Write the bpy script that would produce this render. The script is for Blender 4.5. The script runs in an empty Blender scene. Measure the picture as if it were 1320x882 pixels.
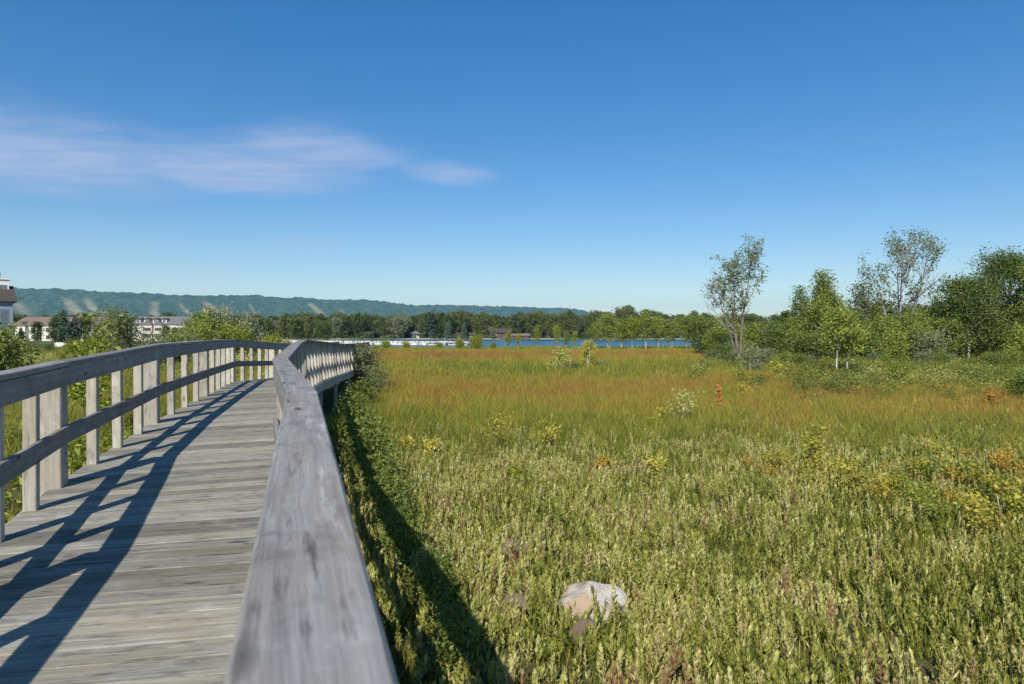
import bpy, math, random
import numpy as np
from mathutils import Vector, Matrix

# ------------------------------------------------------------------ camera, sky, sun, exposure
scene = bpy.context.scene
COL = scene.collection
EYE = 2.10            # camera height above the marsh (m); the deck is about 1 m up
FPX = 880.0           # focal length in photo pixels (24 mm on 36 mm, 1320 px wide)
HZ = 432.0            # photo row of the horizon
cam_d = bpy.data.cameras.new('camera')
cam = bpy.data.objects.new('camera', cam_d); COL.objects.link(cam)
cam.location = (0, 0, EYE)
cam.rotation_euler = (math.radians(90) - math.atan((441 - HZ) / FPX), 0, 0)
cam_d.lens = 24.0; cam_d.sensor_width = 36.0
cam_d.clip_start = 0.02; cam_d.clip_end = 30000
cam_d.dof.use_dof = True; cam_d.dof.focus_distance = 11.0; cam_d.dof.aperture_fstop = 8.0
scene.camera = cam

SUN_TRAVEL = Vector((0.27, 1.10, -0.92)).normalized()
sun_el = math.asin(-SUN_TRAVEL.z)
sun_az = math.atan2(-SUN_TRAVEL.x, -SUN_TRAVEL.y)
world = bpy.data.worlds.new('World'); scene.world = world; world.use_nodes = True
wn = world.node_tree; wn.nodes.clear()
def wnode(t, **kw):
    n = wn.nodes.new(t)
    for k, v in kw.items(): setattr(n, k, v)
    return n
def wmath(op, a, b=None):
    n = wnode('ShaderNodeMath', operation=op)
    for i, v in enumerate((a, b)):
        if v is None: continue
        if isinstance(v, (int, float)): n.inputs[i].default_value = v
        else: wn.links.new(v, n.inputs[i])
    return n.outputs[0]
sky = wnode('ShaderNodeTexSky', sky_type='NISHITA')
sky.sun_disc = False; sky.sun_elevation = sun_el; sky.sun_rotation = sun_az
sky.air_density = 1.0; sky.dust_density = 0.05; sky.ozone_density = 2.0; sky.altitude = 180
# thin cirrus on a flat layer high above the place: coordinates are direction / height
tc = wnode('ShaderNodeTexCoord'); sx = wnode('ShaderNodeSeparateXYZ'); wn.links.new(tc.outputs['Generated'], sx.inputs[0])
zc = wmath('MAXIMUM', sx.outputs[2], 0.02)
pu = wmath('DIVIDE', sx.outputs[0], zc); pv = wmath('DIVIDE', sx.outputs[1], zc)
pc = wnode('ShaderNodeCombineXYZ'); wn.links.new(pu, pc.inputs[0]); wn.links.new(pv, pc.inputs[1])
nz = wnode('ShaderNodeTexNoise'); nz.inputs['Scale'].default_value = 1.15; nz.inputs['Detail'].default_value = 6; nz.inputs['Roughness'].default_value = 0.58
wn.links.new(pc.outputs[0], nz.inputs['Vector'])
mp = wnode('ShaderNodeMapping'); mp.inputs['Scale'].default_value = (1.0, 2.6, 1); mp.inputs['Rotation'].default_value = (0, 0, 0.25)
wn.links.new(pc.outputs[0], mp.inputs[0])
nf = wnode('ShaderNodeTexNoise'); nf.inputs['Scale'].default_value = 2.6; nf.inputs['Detail'].default_value = 8; nf.inputs['Roughness'].default_value = 0.62
wn.links.new(mp.outputs[0], nf.inputs['Vector'])
total = None
for (cu, cv, ru, rv, amt) in ((-2.80, 3.85, 1.25, 1.15, 0.95), (-1.75, 4.15, 0.95, 0.85, 0.95), (-1.12, 3.70, 0.60, 0.60, 0.85),
                              (-0.40, 4.25, 0.34, 0.36, 0.75), (-2.15, 7.3, 0.6, 0.6, 0.3)):
    a = wmath('DIVIDE', wmath('SUBTRACT', pu, cu), ru); b = wmath('DIVIDE', wmath('SUBTRACT', pv, cv), rv)
    r = wmath('SQRT', wmath('ADD', wmath('MULTIPLY', a, a), wmath('MULTIPLY', b, b)))
    w = wmath('MULTIPLY', wmath('SUBTRACT', nz.outputs[0], 0.5), 1.5)
    r = wmath('ADD', r, w)
    m = wnode('ShaderNodeMapRange', interpolation_type='SMOOTHSTEP')
    wn.links.new(r, m.inputs[0]); m.inputs[1].default_value = 1.2; m.inputs[2].default_value = 0.15
    m.inputs[3].default_value = 0.0; m.inputs[4].default_value = amt
    total = m.outputs[0] if total is None else wmath('MAXIMUM', total, m.outputs[0])
fib = wnode('ShaderNodeMapRange'); wn.links.new(nf.outputs[0], fib.inputs[0])
fib.inputs[1].default_value = 0.30; fib.inputs[2].default_value = 0.68; fib.inputs[3].default_value = 0.45; fib.inputs[4].default_value = 1.0
cov = wmath('MULTIPLY', wmath('MULTIPLY', total, fib.outputs[0]), 0.8)
mixc = wnode('ShaderNodeMix', data_type='RGBA'); wn.links.new(cov, mixc.inputs[0])
hsv = wnode('ShaderNodeHueSaturation'); hsv.inputs['Saturation'].default_value = 1.60; hsv.inputs['Hue'].default_value = 0.507; hsv.inputs['Value'].default_value = 1.34
gam = wnode('ShaderNodeGamma'); gam.inputs[1].default_value = 0.80; wn.links.new(sky.outputs[0], gam.inputs[0]); wn.links.new(gam.outputs[0], hsv.inputs['Color'])
wn.links.new(hsv.outputs[0], mixc.inputs[6]); mixc.inputs[7].default_value = (3.9, 4.5, 6.2, 1)
bg = wnode('ShaderNodeBackground'); bg.inputs['Strength'].default_value = 0.10
wn.links.new(mixc.outputs[2], bg.inputs[0])
wo = wnode('ShaderNodeOutputWorld'); wn.links.new(bg.outputs[0], wo.inputs[0])

sun_d = bpy.data.lights.new('sun', 'SUN'); sun_d.energy = 4.6; sun_d.angle = math.radians(0.53); sun_d.color = (1.0, 0.93, 0.82)
sun = bpy.data.objects.new('sun', sun_d); COL.objects.link(sun)
sun.rotation_euler = SUN_TRAVEL.to_track_quat('-Z', 'Y').to_euler(); sun.location = (-20, -60, 60)
vs = scene.view_settings
vs.view_transform = 'Standard'; vs.look = 'None'; vs.gamma = 1.0; vs.use_curve_mapping = False; vs.exposure = 0.35
cy = scene.cycles
cy.max_bounces = 6; cy.diffuse_bounces = 3; cy.glossy_bounces = 2; cy.transmission_bounces = 4; cy.volume_bounces = 0; cy.transparent_max_bounces = 6
cy.sample_clamp_indirect = 4.0; cy.use_denoising = True

# ------------------------------------------------------------------ helpers
def px(x, y=None, d=None):
    """Photo column (and row) at a depth d -> world X (and Z)."""
    X = (x - 660.0) / FPX * d
    return X if y is None else (X, EYE - (y - HZ) / FPX * d)
def gd(y): return EYE * FPX / (y - HZ)          # depth of a ground point seen on photo row y

_lat = {}
def vnoise(x, y, seed=0):
    if seed not in _lat: _lat[seed] = np.random.default_rng(1000 + seed).random((256, 256))
    L = _lat[seed]; x = np.asarray(x, float); y = np.asarray(y, float)
    xi = np.floor(x).astype(int); yi = np.floor(y).astype(int); fx = x - xi; fy = y - yi
    fx = fx * fx * (3 - 2 * fx); fy = fy * fy * (3 - 2 * fy)
    g = lambda i, j: L[(xi + i) % 256, (yi + j) % 256]
    return (g(0, 0) * (1 - fx) + g(1, 0) * fx) * (1 - fy) + (g(0, 1) * (1 - fx) + g(1, 1) * fx) * fy
def fbm(x, y, seed=0, o=4):
    s = 0; a = .5; t = 0
    for i in range(o): s = s + a * vnoise(x * 2 ** i, y * 2 ** i, seed + i); t += a; a *= .5
    return s / t

class MB:
    """Collects vertex and face arrays, builds ONE mesh."""
    def __init__(s): s.V = []; s.F = []; s.M = []; s.n = 0
    def add(s, V, F, mat=0):
        V = np.asarray(V, float).reshape(-1, 3); F = np.asarray(F, int)
        s.V.append(V); s.F.append(F + s.n); s.M.append(mat); s.n += len(V)
    def box(s, lo, hi, mat=0):
        (a, b, c), (d, e, f) = lo, hi
        s.add([(a,b,c),(d,b,c),(d,e,c),(a,e,c),(a,b,f),(d,b,f),(d,e,f),(a,e,f)],
              [(0,3,2,1),(4,5,6,7),(0,1,5,4),(1,2,6,5),(2,3,7,6),(3,0,4,7)], mat)
    def tube(s, pts, rad, k=5, mat=0):
        pts = np.asarray(pts, float); n = len(pts); rad = np.broadcast_to(rad, n)
        T = np.gradient(pts, axis=0); T /= np.linalg.norm(T, axis=1)[:, None] + 1e-9
        ref = np.where(np.abs(T[:, 2:3]) > .9, np.array([[1., 0, 0]]), np.array([[0., 0, 1]]))
        U = np.cross(T, ref); U /= np.linalg.norm(U, axis=1)[:, None] + 1e-9; W = np.cross(T, U)
        a = np.arange(k) / k * 2 * math.pi
        R = pts[:, None] + rad[:, None, None] * (np.cos(a)[None, :, None] * U[:, None] + np.sin(a)[None, :, None] * W[:, None])
        i, j = np.meshgrid(np.arange(n - 1), np.arange(k), indexing='ij'); j2 = (j + 1) % k
        s.add(R.reshape(-1, 3), np.stack([i * k + j, i * k + j2, (i + 1) * k + j2, (i + 1) * k + j], -1).reshape(-1, 4), mat)
        s.add(R[-1], [list(range(k))], mat)
    def mesh(s, name, mats, smooth=False):
        me = bpy.data.meshes.new(name)
        if not s.V: return me
        V = np.concatenate(s.V); me.vertices.add(len(V)); me.vertices.foreach_set('co', V.ravel())
        loops = np.concatenate([f.ravel() for f in s.F]); sizes = np.concatenate([np.full(len(f), f.shape[1]) for f in s.F])
        mi = np.concatenate([np.full(len(f), m) for f, m in zip(s.F, s.M)])
        me.loops.add(len(loops)); me.loops.foreach_set('vertex_index', loops)
        me.polygons.add(len(sizes)); st = np.concatenate([[0], np.cumsum(sizes)[:-1]])
        me.polygons.foreach_set('loop_start', st); me.polygons.foreach_set('loop_total', sizes)
        me.polygons.foreach_set('material_index', mi)
        me.polygons.foreach_set('use_smooth', np.full(len(sizes), smooth))
        me.update(calc_edges=True)
        for m in (mats if isinstance(mats, (list, tuple)) else [mats]): me.materials.append(m)
        return me
    def obj(s, name, mats, parent=None, loc=None, smooth=False):
        o = bpy.data.objects.new(name, s.mesh(name, mats, smooth)); COL.objects.link(o)
        if parent: o.parent = parent
        if loc is not None: o.location = loc
        return o

def tag(o, label=None, cat=None, group=None, kind=None):
    if label: o['label'] = label
    if cat: o['category'] = cat
    if group: o['group'] = group
    if kind: o['kind'] = kind
    return o
def empty(name, loc, label=None, cat=None, group=None, rz=0):
    o = bpy.data.objects.new(name, None); COL.objects.link(o); o.location = loc; o.rotation_euler = (0, 0, rz)
    o.empty_display_size = .2
    return tag(o, label, cat, group)
def copy_tree(src, loc, rz=0, s=1.0, label=None, group=None):
    r = src.copy(); COL.objects.link(r); r.location = loc; r.rotation_euler = (0, 0, rz); r.scale = (s, s, s) if not isinstance(s, tuple) else s
    if label: r['label'] = label
    if group: r['group'] = group
    for ch in src.children:
        c = ch.copy(); COL.objects.link(c); c.parent = r
    return r

# ------------------------------------------------------------------ materials
class NT:
    def __init__(s, name):
        s.m = bpy.data.materials.new(name); s.m.use_nodes = True; s.t = s.m.node_tree; s.t.nodes.clear()
        s.out = s.n('ShaderNodeOutputMaterial')
    def n(s, t, **kw):
        n = s.t.nodes.new(t)
        for k, v in kw.items(): setattr(n, k, v)
        return n
    def put(s, sock, v):
        if isinstance(v, bpy.types.NodeSocket): s.t.links.new(v, sock)
        else: sock.default_value = v
    def math(s, op, a, b=0.0, c=None):
        n = s.n('ShaderNodeMath', operation=op); s.put(n.inputs[0], a); s.put(n.inputs[1], b)
        if c is not None: s.put(n.inputs[2], c)
        return n.outputs[0]
    def vmath(s, op, a, b):
        n = s.n('ShaderNodeVectorMath', operation=op); s.put(n.inputs[0], a); s.put(n.inputs[1], b); return n.outputs[0]
    def noise(s, vec, scale, detail=4, rough=.55, out=0):
        n = s.n('ShaderNodeTexNoise'); s.put(n.inputs['Vector'], vec); n.inputs['Scale'].default_value = scale
        n.inputs['Detail'].default_value = detail; n.inputs['Roughness'].default_value = rough; return n.outputs[out]
    def mapping(s, vec, scale=(1,1,1)):
        n = s.n('ShaderNodeMapping'); s.put(n.inputs[0], vec); n.inputs['Scale'].default_value = scale; return n.outputs[0]
    def ramp(s, f, stops):
        n = s.n('ShaderNodeValToRGB'); s.put(n.inputs[0], f); e = n.color_ramp.elements
        while len(e) < len(stops): e.new(.5)
        for el, (p, c) in zip(e, stops): el.position = p; el.color = (*c, 1) if len(c) == 3 else c
        return n.outputs[0]
    def rng(s, f, a, b, c=0., d=1.):
        n = s.n('ShaderNodeMapRange'); s.put(n.inputs[0], f)
        for i, v in enumerate((a, b, c, d)): n.inputs[i + 1].default_value = v
        return n.outputs[0]
    def mix(s, f, a, b, mode='MIX'):
        n = s.n('ShaderNodeMix', data_type='RGBA', blend_type=mode); s.put(n.inputs[0], f)
        for sock, v in ((n.inputs[6], a), (n.inputs[7], b)):
            s.put(sock, (*v, 1) if isinstance(v, tuple) and len(v) == 3 else v)
        return n.outputs[2]
    def objpos(s): return s.n('ShaderNodeTexCoord').outputs['Object']
    def pos(s): return s.n('ShaderNodeNewGeometry').outputs['Position']
    def rnd(s): return s.n('ShaderNodeObjectInfo').outputs['Random']
    def island(s): return s.n('ShaderNodeNewGeometry').outputs['Random Per Island']
    def attr(s, name, typ='GEOMETRY', out='Fac'):
        n = s.n('ShaderNodeAttribute', attribute_name=name, attribute_type=typ); return n.outputs[out]
    def bump(s, h, strength=.3, dist=.02):
        n = s.n('ShaderNodeBump'); s.put(n.inputs['Height'], h); n.inputs['Strength'].default_value = strength; n.inputs['Distance'].default_value = dist
        return n.outputs[0]
    def pbr(s, col, rough=.7, bump=None, spec=.3, metal=0.):
        p = s.n('ShaderNodeBsdfPrincipled'); s.put(p.inputs['Base Color'], (*col, 1) if isinstance(col, tuple) and len(col) == 3 else col)
        s.put(p.inputs['Roughness'], rough); p.inputs['Specular IOR Level'].default_value = spec; p.inputs['Metallic'].default_value = metal
        if bump is not None: s.t.links.new(bump, p.inputs['Normal'])
        return p.outputs[0]
    def done(s, sh): s.t.links.new(sh, s.out.inputs[0]); return s.m

def plain(name, col, rough=.7, spec=.3, metal=0., var=.15, scale=6.):
    t = NT(name); p = t.objpos(); f = t.noise(p, scale, 4)
    c = t.mix(f, tuple(v * (1 - var) for v in col), tuple(min(1, v * (1 + var)) for v in col))
    return t.done(t.pbr(c, rough, None, spec, metal))

def wood_mat(name, light, dark, warm, contrast=1.0, rough=.85, lichen=.0, spreadb=(.80, 1.18)):
    t = NT(name); o = t.objpos(); r = t.rnd()
    off = t.n('ShaderNodeCombineXYZ'); t.put(off.inputs[0], t.math('MULTIPLY', r, 37.)); t.put(off.inputs[1], t.math('MULTIPLY', r, 91.)); t.put(off.inputs[2], t.math('MULTIPLY', r, 53.))
    p = t.vmath('ADD', o, off.outputs[0])
    warp = t.noise(t.mapping(p, (1.2, 4, 4)), 1.6, 3)
    wv = t.n('ShaderNodeCombineXYZ'); t.put(wv.inputs[1], t.math('MULTIPLY', warp, .035)); t.put(wv.inputs[2], t.math('MULTIPLY', warp, .035))
    pw = t.vmath('ADD', p, wv.outputs[0])
    grain = t.noise(t.mapping(pw, (1.3, 46, 46)), 1.0, 5, .62)
    fine = t.noise(t.mapping(pw, (4.0, 190, 190)), 1.0, 3, .6)
    blot = t.noise(t.mapping(p, (1.6, 5, 5)), 1.0, 5, .6)
    streak = t.noise(t.mapping(pw, (2.4, 24, 24)), 1.0, 4, .7)
    g = t.math('ADD', t.math('MULTIPLY', grain, .62), t.math('MULTIPLY', fine, .38))
    f = t.rng(g, .5 - .19 / contrast, .5 + .17 / contrast)
    c = t.mix(f, dark, light)
    pat = t.noise(t.mapping(p, (7, 9, 9)), 1.0, 5, .65)
    c = t.mix(t.rng(pat, .54, .68, 0, .65), c, tuple(v * .62 for v in dark)); c = t.mix(t.rng(pat, .43, .33, 0, .5), c, tuple(v * 1.25 for v in light))
    c = t.mix(t.rng(blot, .42, .68, 0, .75), c, t.mix(f, tuple(v * .55 for v in warm), warm))
    c = t.mix(t.rng(streak, .60, .72, 0, .55), c, tuple(min(.62, v * 1.55) for v in light))
    c = t.mix(t.rng(streak, .41, .31, 0, .85), c, tuple(v * .45 for v in dark))
    # knots: sparse dark ovals stretched along the grain
    vo = t.n('ShaderNodeTexVoronoi'); t.put(vo.inputs['Vector'], t.mapping(p, (2.1, 7.5, 7.5))); vo.inputs['Scale'].default_value = 1.0
    c = t.mix(t.rng(vo.outputs['Distance'], .13, .06, 0, .8), c, tuple(v * .35 for v in dark))
    if lichen: c = t.mix(t.rng(t.noise(p, 5.0, 5, .7), .58, .72, 0, lichen), c, (.27, .29, .17))
    bright = t.rng(r, 0, 1, *spreadb)
    vm = t.n('ShaderNodeMix', data_type='RGBA', blend_type='MULTIPLY'); vm.inputs[0].default_value = 1
    t.t.links.new(c, vm.inputs[6]); cb = t.n('ShaderNodeCombineColor')
    for i in range(3): t.t.links.new(bright, cb.inputs[i])
    t.t.links.new(cb.outputs[0], vm.inputs[7])
    h = t.math('ADD', t.math('MULTIPLY', g, 1.0), t.math('MULTIPLY', streak, .6))
    return t.done(t.pbr(vm.outputs[2], rough, t.bump(h, .55, .006), .2))

def leaf_mat(name, cols, trans=.32, rough=.55, obj_var=.5, patch=1.2):
    """Foliage: colour varies from leaf to leaf, plant to plant and in patches."""
    t = NT(name); i = t.island(); r = t.rnd(); p = t.pos()
    f = t.math('ADD', t.math('MULTIPLY', i, .5), t.math('ADD', t.math('MULTIPLY', r, obj_var * .5), t.math('MULTIPLY', t.noise(p, patch, 2), .6)))
    f = t.rng(f, .18, .98)
    n = len(cols); c = t.ramp(f, [(k / (n - 1), cols[k]) for k in range(n)])
    a = t.pbr(c, rough, None, .35); tr = t.n('ShaderNodeBsdfTranslucent')
    t.put(tr.inputs[0], t.mix(1.0, c, (1.0, 1.0, .55), 'MULTIPLY'))
    m = t.n('ShaderNodeMixShader'); m.inputs[0].default_value = trans; t.t.links.new(a, m.inputs[1]); t.t.links.new(tr.outputs[0], m.inputs[2])
    return t.done(m.outputs[0])
def blade_mat(name, stops, trans=.3, iv=.25, rv=.2):
    """Scattered plants: the 'tint' carried by each plant picks the colour."""
    t = NT(name); ti = t.attr('tint', 'INSTANCER'); i = t.island(); r = t.rnd()
    f = t.math('ADD', ti, t.math('ADD', t.math('MULTIPLY', t.math('SUBTRACT', i, .5), iv), t.math('MULTIPLY', t.math('SUBTRACT', r, .5), rv)))
    c = t.ramp(f, stops)
    v = t.rng(t.math('FRACT', t.math('MULTIPLY', t.math('ADD', i, r), 7.3)), 0, 1, .7, 1.25)
    cb = t.n('ShaderNodeCombineColor')
    for k in range(3): t.t.links.new(v, cb.inputs[k])
    c = t.mix(1.0, c, cb.outputs[0], 'MULTIPLY')
    a = t.pbr(c, .55, None, .3); tr = t.n('ShaderNodeBsdfTranslucent'); t.put(tr.inputs[0], c)
    m = t.n('ShaderNodeMixShader'); m.inputs[0].default_value = trans; t.t.links.new(a, m.inputs[1]); t.t.links.new(tr.outputs[0], m.inputs[2])
    return t.done(m.outputs[0])

M = {}
M['plank'] = wood_mat('weathered_plank', (.36, .345, .295), (.15, .145, .13), (.34, .30, .20), 1.25, .85, .4, (.66, 1.26))
M['rail'] = wood_mat('weathered_rail', (.32, .315, .305), (.14, .138, .135), (.29, .25, .20), .8, .8, .12)
M['post'] = wood_mat('weathered_post', (.55, .52, .45), (.30, .28, .235), (.50, .43, .32), 1.0, .85)
def bark(name, a, b, s=9.):
    t = NT(name); o = t.objpos(); n = t.noise(t.mapping(o, (s, s, s * .35)), 1., 5, .65)
    c = t.mix(t.rng(n, .38, .62), a, b); return t.done(t.pbr(c, .85, t.bump(n, .5, .02), .2))
M['bark'] = bark('grey_brown_bark', (.10, .085, .07), (.23, .20, .17))
M['dead'] = bark('bare_grey_bark', (.20, .185, .17), (.38, .36, .34))
M['birch'] = bark('white_birch_bark', (.30, .28, .25), (.72, .70, .66), 14.)
M['stem'] = bark('green_brown_stem', (.09, .075, .04), (.17, .14, .08), 30.)
G = lambda *c: list(c)
M['leaf_green'] = leaf_mat('mid_green_leaves', G((.065,.105,.016), (.145,.205,.030), (.26,.315,.050), (.40,.43,.090)))
M['leaf_dark'] = leaf_mat('dark_green_leaves', G((.038,.068,.015), (.088,.135,.024), (.16,.21,.037), (.26,.30,.062)))
M['leaf_sage'] = leaf_mat('grey_green_leaves', G((0.067,0.085,0.030), (0.114,0.145,0.056), (0.180,0.210,0.090), (0.304,0.340,0.173)), .25)
M['leaf_lime'] = leaf_mat('lime_leaves', G((0.081,0.130,0.016), (0.176,0.234,0.026), (0.284,0.325,0.039), (0.432,0.442,0.078)), .4)
M['leaf_yellow'] = leaf_mat('yellow_leaves', G((.11,.14,.02), (.27,.27,.035), (.44,.37,.05), (.56,.50,.11)), .4)
M['leaf_orange'] = leaf_mat('orange_leaves', G((.26,.10,.02), (.46,.22,.03), (.54,.36,.05), (.34,.32,.05)), .35)
M['leaf_cream'] = leaf_mat('pale_yellow_leaves', G((.30,.33,.06), (.46,.46,.11), (.58,.56,.19), (.66,.64,.30)), .35)
M['leaf_gold'] = leaf_mat('golden_leaves', G((.20,.22,.03), (.42,.40,.05), (.60,.52,.07), (.70,.62,.14)), .4)
M['leaf_silver'] = leaf_mat('silver_leaves', G((0.111,0.136,0.060), (0.187,0.212,0.108), (0.323,0.348,0.204), (0.493,0.510,0.324)), .2)
M['leaf_rust'] = leaf_mat('rusty_fern_leaves', G((.45,.14,.03), (.62,.22,.05), (.70,.30,.08), (.70,.38,.14)), .3)
M['leaf_far'] = leaf_mat('far_tree_leaves', G((.026,.048,.012), (.052,.085,.019), (.09,.13,.028), (.16,.185,.05)), .25, .6, 1.0, .12)
M['leaf_far_light'] = leaf_mat('far_willow_leaves', G((.08,.105,.05), (.13,.16,.085), (.19,.215,.12), (.26,.28,.17)), .25, .6, 1.0, .12)
M['leaf_far_conifer'] = leaf_mat('far_conifer_needles', G((0.025,0.048,0.023), (0.045,0.077,0.036), (0.070,0.112,0.058), (0.126,0.168,0.117)), .15, .6, 1.0, .12)

# ------------------------------------------------------------------ the setting: ground, lake, hills
WATER_Z = -0.14
def lake_left(d): return -18.5 - .275 * (d - 88)
def near_shore(x): return 88 + 2.0 * np.sin(x * .11) + 1.5 * np.sin(x * .31 + 1) + .02 * x
def far_shore(x): return 352 + 9 * np.sin(x * .021 + 2) + 4 * np.sin(x * .07) + .10 * x
def ground_z(x, d):
    x = np.asarray(x, float); d = np.asarray(d, float)
    z = .10 * (fbm(x * .35, d * .35, 5, 3) - .5) * np.clip(d / 4, 0, 1)
    far = np.clip((d - 100) / 120, 0, 1)
    z = z * (1 - far) + far * (.35 * (fbm(x * .02, d * .02, 9, 3) - .35))
    left = np.clip((lake_left(d) - x) / 10 , 0, 1)                # 1 on the land left of the lake
    inn = np.clip((d - near_shore(x)) / 5, 0, 1) * np.clip((far_shore(x) - d) / 5, 0, 1)
    inn = inn * (1 - left) * np.clip((400 - x) / 20, 0, 1)
    z = z * (1 - inn) - 1.1 * inn
    back = np.clip((d - far_shore(x)) / 12, 0, 1) * (d > 200)
    return z + back * .5
xs = np.unique(np.concatenate([np.arange(-14, 26, .5), np.arange(-60, 90, 2.), np.arange(-200, 300, 8.), np.geomspace(300, 7900, 18), -np.geomspace(200, 7900, 18)]))
ys = np.unique(np.concatenate([np.arange(-4, 30, .5), np.arange(30, 130, 1.5), np.arange(130, 480, 6.), np.geomspace(480, 10400, 24), [-400, -100, -30, -10]]))
GX, GY = np.meshgrid(xs, ys)
mb = MB(); nx, ny = len(xs), len(ys)
mb.V.append(np.stack([GX, GY, ground_z(GX, GY)], -1).reshape(-1, 3)); mb.n = nx * ny
i, j = np.meshgrid(np.arange(ny - 1), np.arange(nx - 1), indexing='ij')
mb.F.append(np.stack([i * nx + j, i * nx + j + 1, (i + 1) * nx + j + 1, (i + 1) * nx + j], -1).reshape(-1, 4)); mb.M.append(0)
t = NT('marsh_soil'); p = t.pos()
c = t.ramp(t.noise(p, 1.1, 6, .65), [(.3, (.040, .038, .018)), (.5, (.075, .080, .028)), (.7, (.115, .095, .045))])
sep = t.n('ShaderNodeSeparateXYZ'); t.put(sep.inputs[0], p)
mead = t.ramp(t.noise(p, .06, 5, .6), [(.35, (.070, .105, .022)), (.55, (.105, .140, .030)), (.7, (.15, .15, .045))])
c = t.mix(t.rng(sep.outputs[1], 60, 110), c, mead)
sand = t.ramp(t.noise(p, .8, 4), [(.3, (.34, .30, .23)), (.7, (.52, .48, .40))])
zz = t.math('MULTIPLY', t.math('MULTIPLY', t.rng(sep.outputs[1], 280, 300), t.rng(sep.outputs[2], .42, .30)), t.rng(t.noise(p, .035, 3), .42, .52))
c = t.mix(zz, c, sand)
gm = t.done(t.pbr(c, .95, t.bump(t.noise(p, 6, 5, .7), .6, .05), .1))
tag(mb.obj('ground', gm, smooth=True), kind='structure')

mb = MB(); mb.add([(-110, 80, WATER_Z), (420, 80, WATER_Z), (420, 420, WATER_Z), (-110, 420, WATER_Z)], [(0, 1, 2, 3)])
t = NT('lake_water'); p = t.pos()
wv = t.noise(t.mapping(p, (.35, 1.0, 1)), 1.0, 6, .65)
big = t.noise(t.mapping(p, (.012, .05, 1)), 1.0, 4, .6)
c = t.ramp(big, [(.35, (.010, .075, .14)), (.6, (.018, .11, .15)), (.75, (.03, .14, .15))])
wm = t.done(t.pbr(c, .22, t.bump(wv, .9, .9), .5))
tag(mb.obj('water', wm), kind='structure')

# the wooded escarpment with cleared ski runs
cps = [(-900, 366, 3600), (-300, 368, 4300), (-60, 370, 4700), (20, 371, 4900), (100, 373, 5050), (180, 377, 5200), (215, 380.5, 5300), (250, 381, 5400), (330, 381, 5600), (430, 386, 5900),
       (480, 387, 6050), (512, 390, 6150), (540, 393.5, 6250), (565, 392, 6350), (620, 394, 6550), (700, 397, 6900), (735, 397.6, 7100), (752, 400, 7200), (766, 405, 7300), (776, 411, 7400), (800, 423, 7500), (830, 431, 7600)]
cx = np.array([c[0] for c in cps], float); ct = np.array([c[1] for c in cps], float); cd = np.array([c[2] for c in cps], float)
U = np.concatenate([np.linspace(-900, -62, 120), np.linspace(-60, 830, 560)]); Vv = np.concatenate([np.linspace(0, 1, 75), [1.06, 1.15, 1.4]])
UU, VV = np.meshgrid(U, Vv)
top = np.interp(UU, cx, ct); dist = np.interp(UU, cx, cd)
dep = dist + 1100 * (np.minimum(VV, 1) - 1) + np.maximum(VV - 1, 0) * 1500       # ridge at dist, foot 1.1 km nearer
Hm = EYE - (top - HZ) / FPX * dist
prof = np.clip(VV, 0, 1); prof = .30 * prof + .70 * prof ** 1.25
prof = np.where(prof > .97, .97 + (prof - .97) * .9, prof)
XX = (UU - 660) / FPX * dep
gul = fbm(XX / 330 + VV * .9, VV * 1.2, 21, 4) - .5
tree = fbm(XX / 24, VV * 42, 31, 3) - .5
ZZ = Hm * prof + gul * 120 * np.clip(VV * (1.05 - np.minimum(VV, 1)) * 4, 0, 1) + tree * 24 * (VV > .02) * (VV < 1.2)
ZZ = np.maximum(ZZ - np.maximum(VV - 1, 0) * 60, -1.0); ZZ[0] = -1.0
dep = dep + gul * 150
run = np.zeros_like(UU)
skis = [(24, 52, .80, 12, .55), (92, 118, .85, 11, .9), (118, 150, .90, 8, .9), (150, 185, .6, 5, .5), (196, 208, .78, 7, .8), (232, 262, .8, 4, .6), (262, 300, .85, 6, .8), (288, 318, .7, 4, .6), (318, 350, .8, 3, .5),
        (400, 424, .9, 6, .85), (380, 404, .6, 4, .5), (440, 470, .75, 3, .5), (520, 540, .7, 3, .4), (590, 604, .7, 3, .3), (690, 700, .8, 2.5, .4), (712, 726, .8, 2.5, .4), (560, 574, .6, 2.5, .3), (-160, -120, .9, 18, .7), (-60, -30, .8, 10, .6)]
for (x1, x0, v1, w, a) in skis:
    xc = x1 + (x0 - x1) * (1 - np.clip(VV / v1, 0, 1)) + 3 * np.sin(VV * 7 + x1)
    run = np.maximum(run, a * np.clip(1.3 - np.abs(UU - xc) / (w * (1.15 - .4 * VV)) , 0, 1) * np.clip((v1 - VV) * 14, 0, 1) * np.clip(.55 + 1.2 * (fbm(XX / 60, VV * 14, 77, 3)), 0, 1))
ZZ = ZZ - run * 6
mb = MB(); nu, nv = len(U), len(Vv)
mb.V.append(np.stack([XX, dep, ZZ], -1).reshape(-1, 3)); mb.n = nu * nv
i, j = np.meshgrid(np.arange(nv - 1), np.arange(nu - 1), indexing='ij')
mb.F.append(np.stack([i * nu + j, i * nu + j + 1, (i + 1) * nu + j + 1, (i + 1) * nu + j], -1).reshape(-1, 4)); mb.M.append(0)
t = NT('wooded_hillside'); p = t.pos()
tn = t.noise(p, .022, 6, .75); bn = t.noise(p, .004, 4, .6)
c = t.mix(t.rng(tn, .40, .60), (.008, .030, .015), (.058, .118, .036))
c = t.mix(t.rng(bn, .4, .65, 0, .6), c, t.mix(t.rng(tn, .35, .65), (.014, .042, .017), (.092, .155, .044)))
grassrun = t.ramp(t.noise(p, .006, 3), [(.35, (.24, .24, .10)), (.65, (.40, .31, .19))])
c = t.mix(t.attr('run'), c, grassrun)
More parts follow.
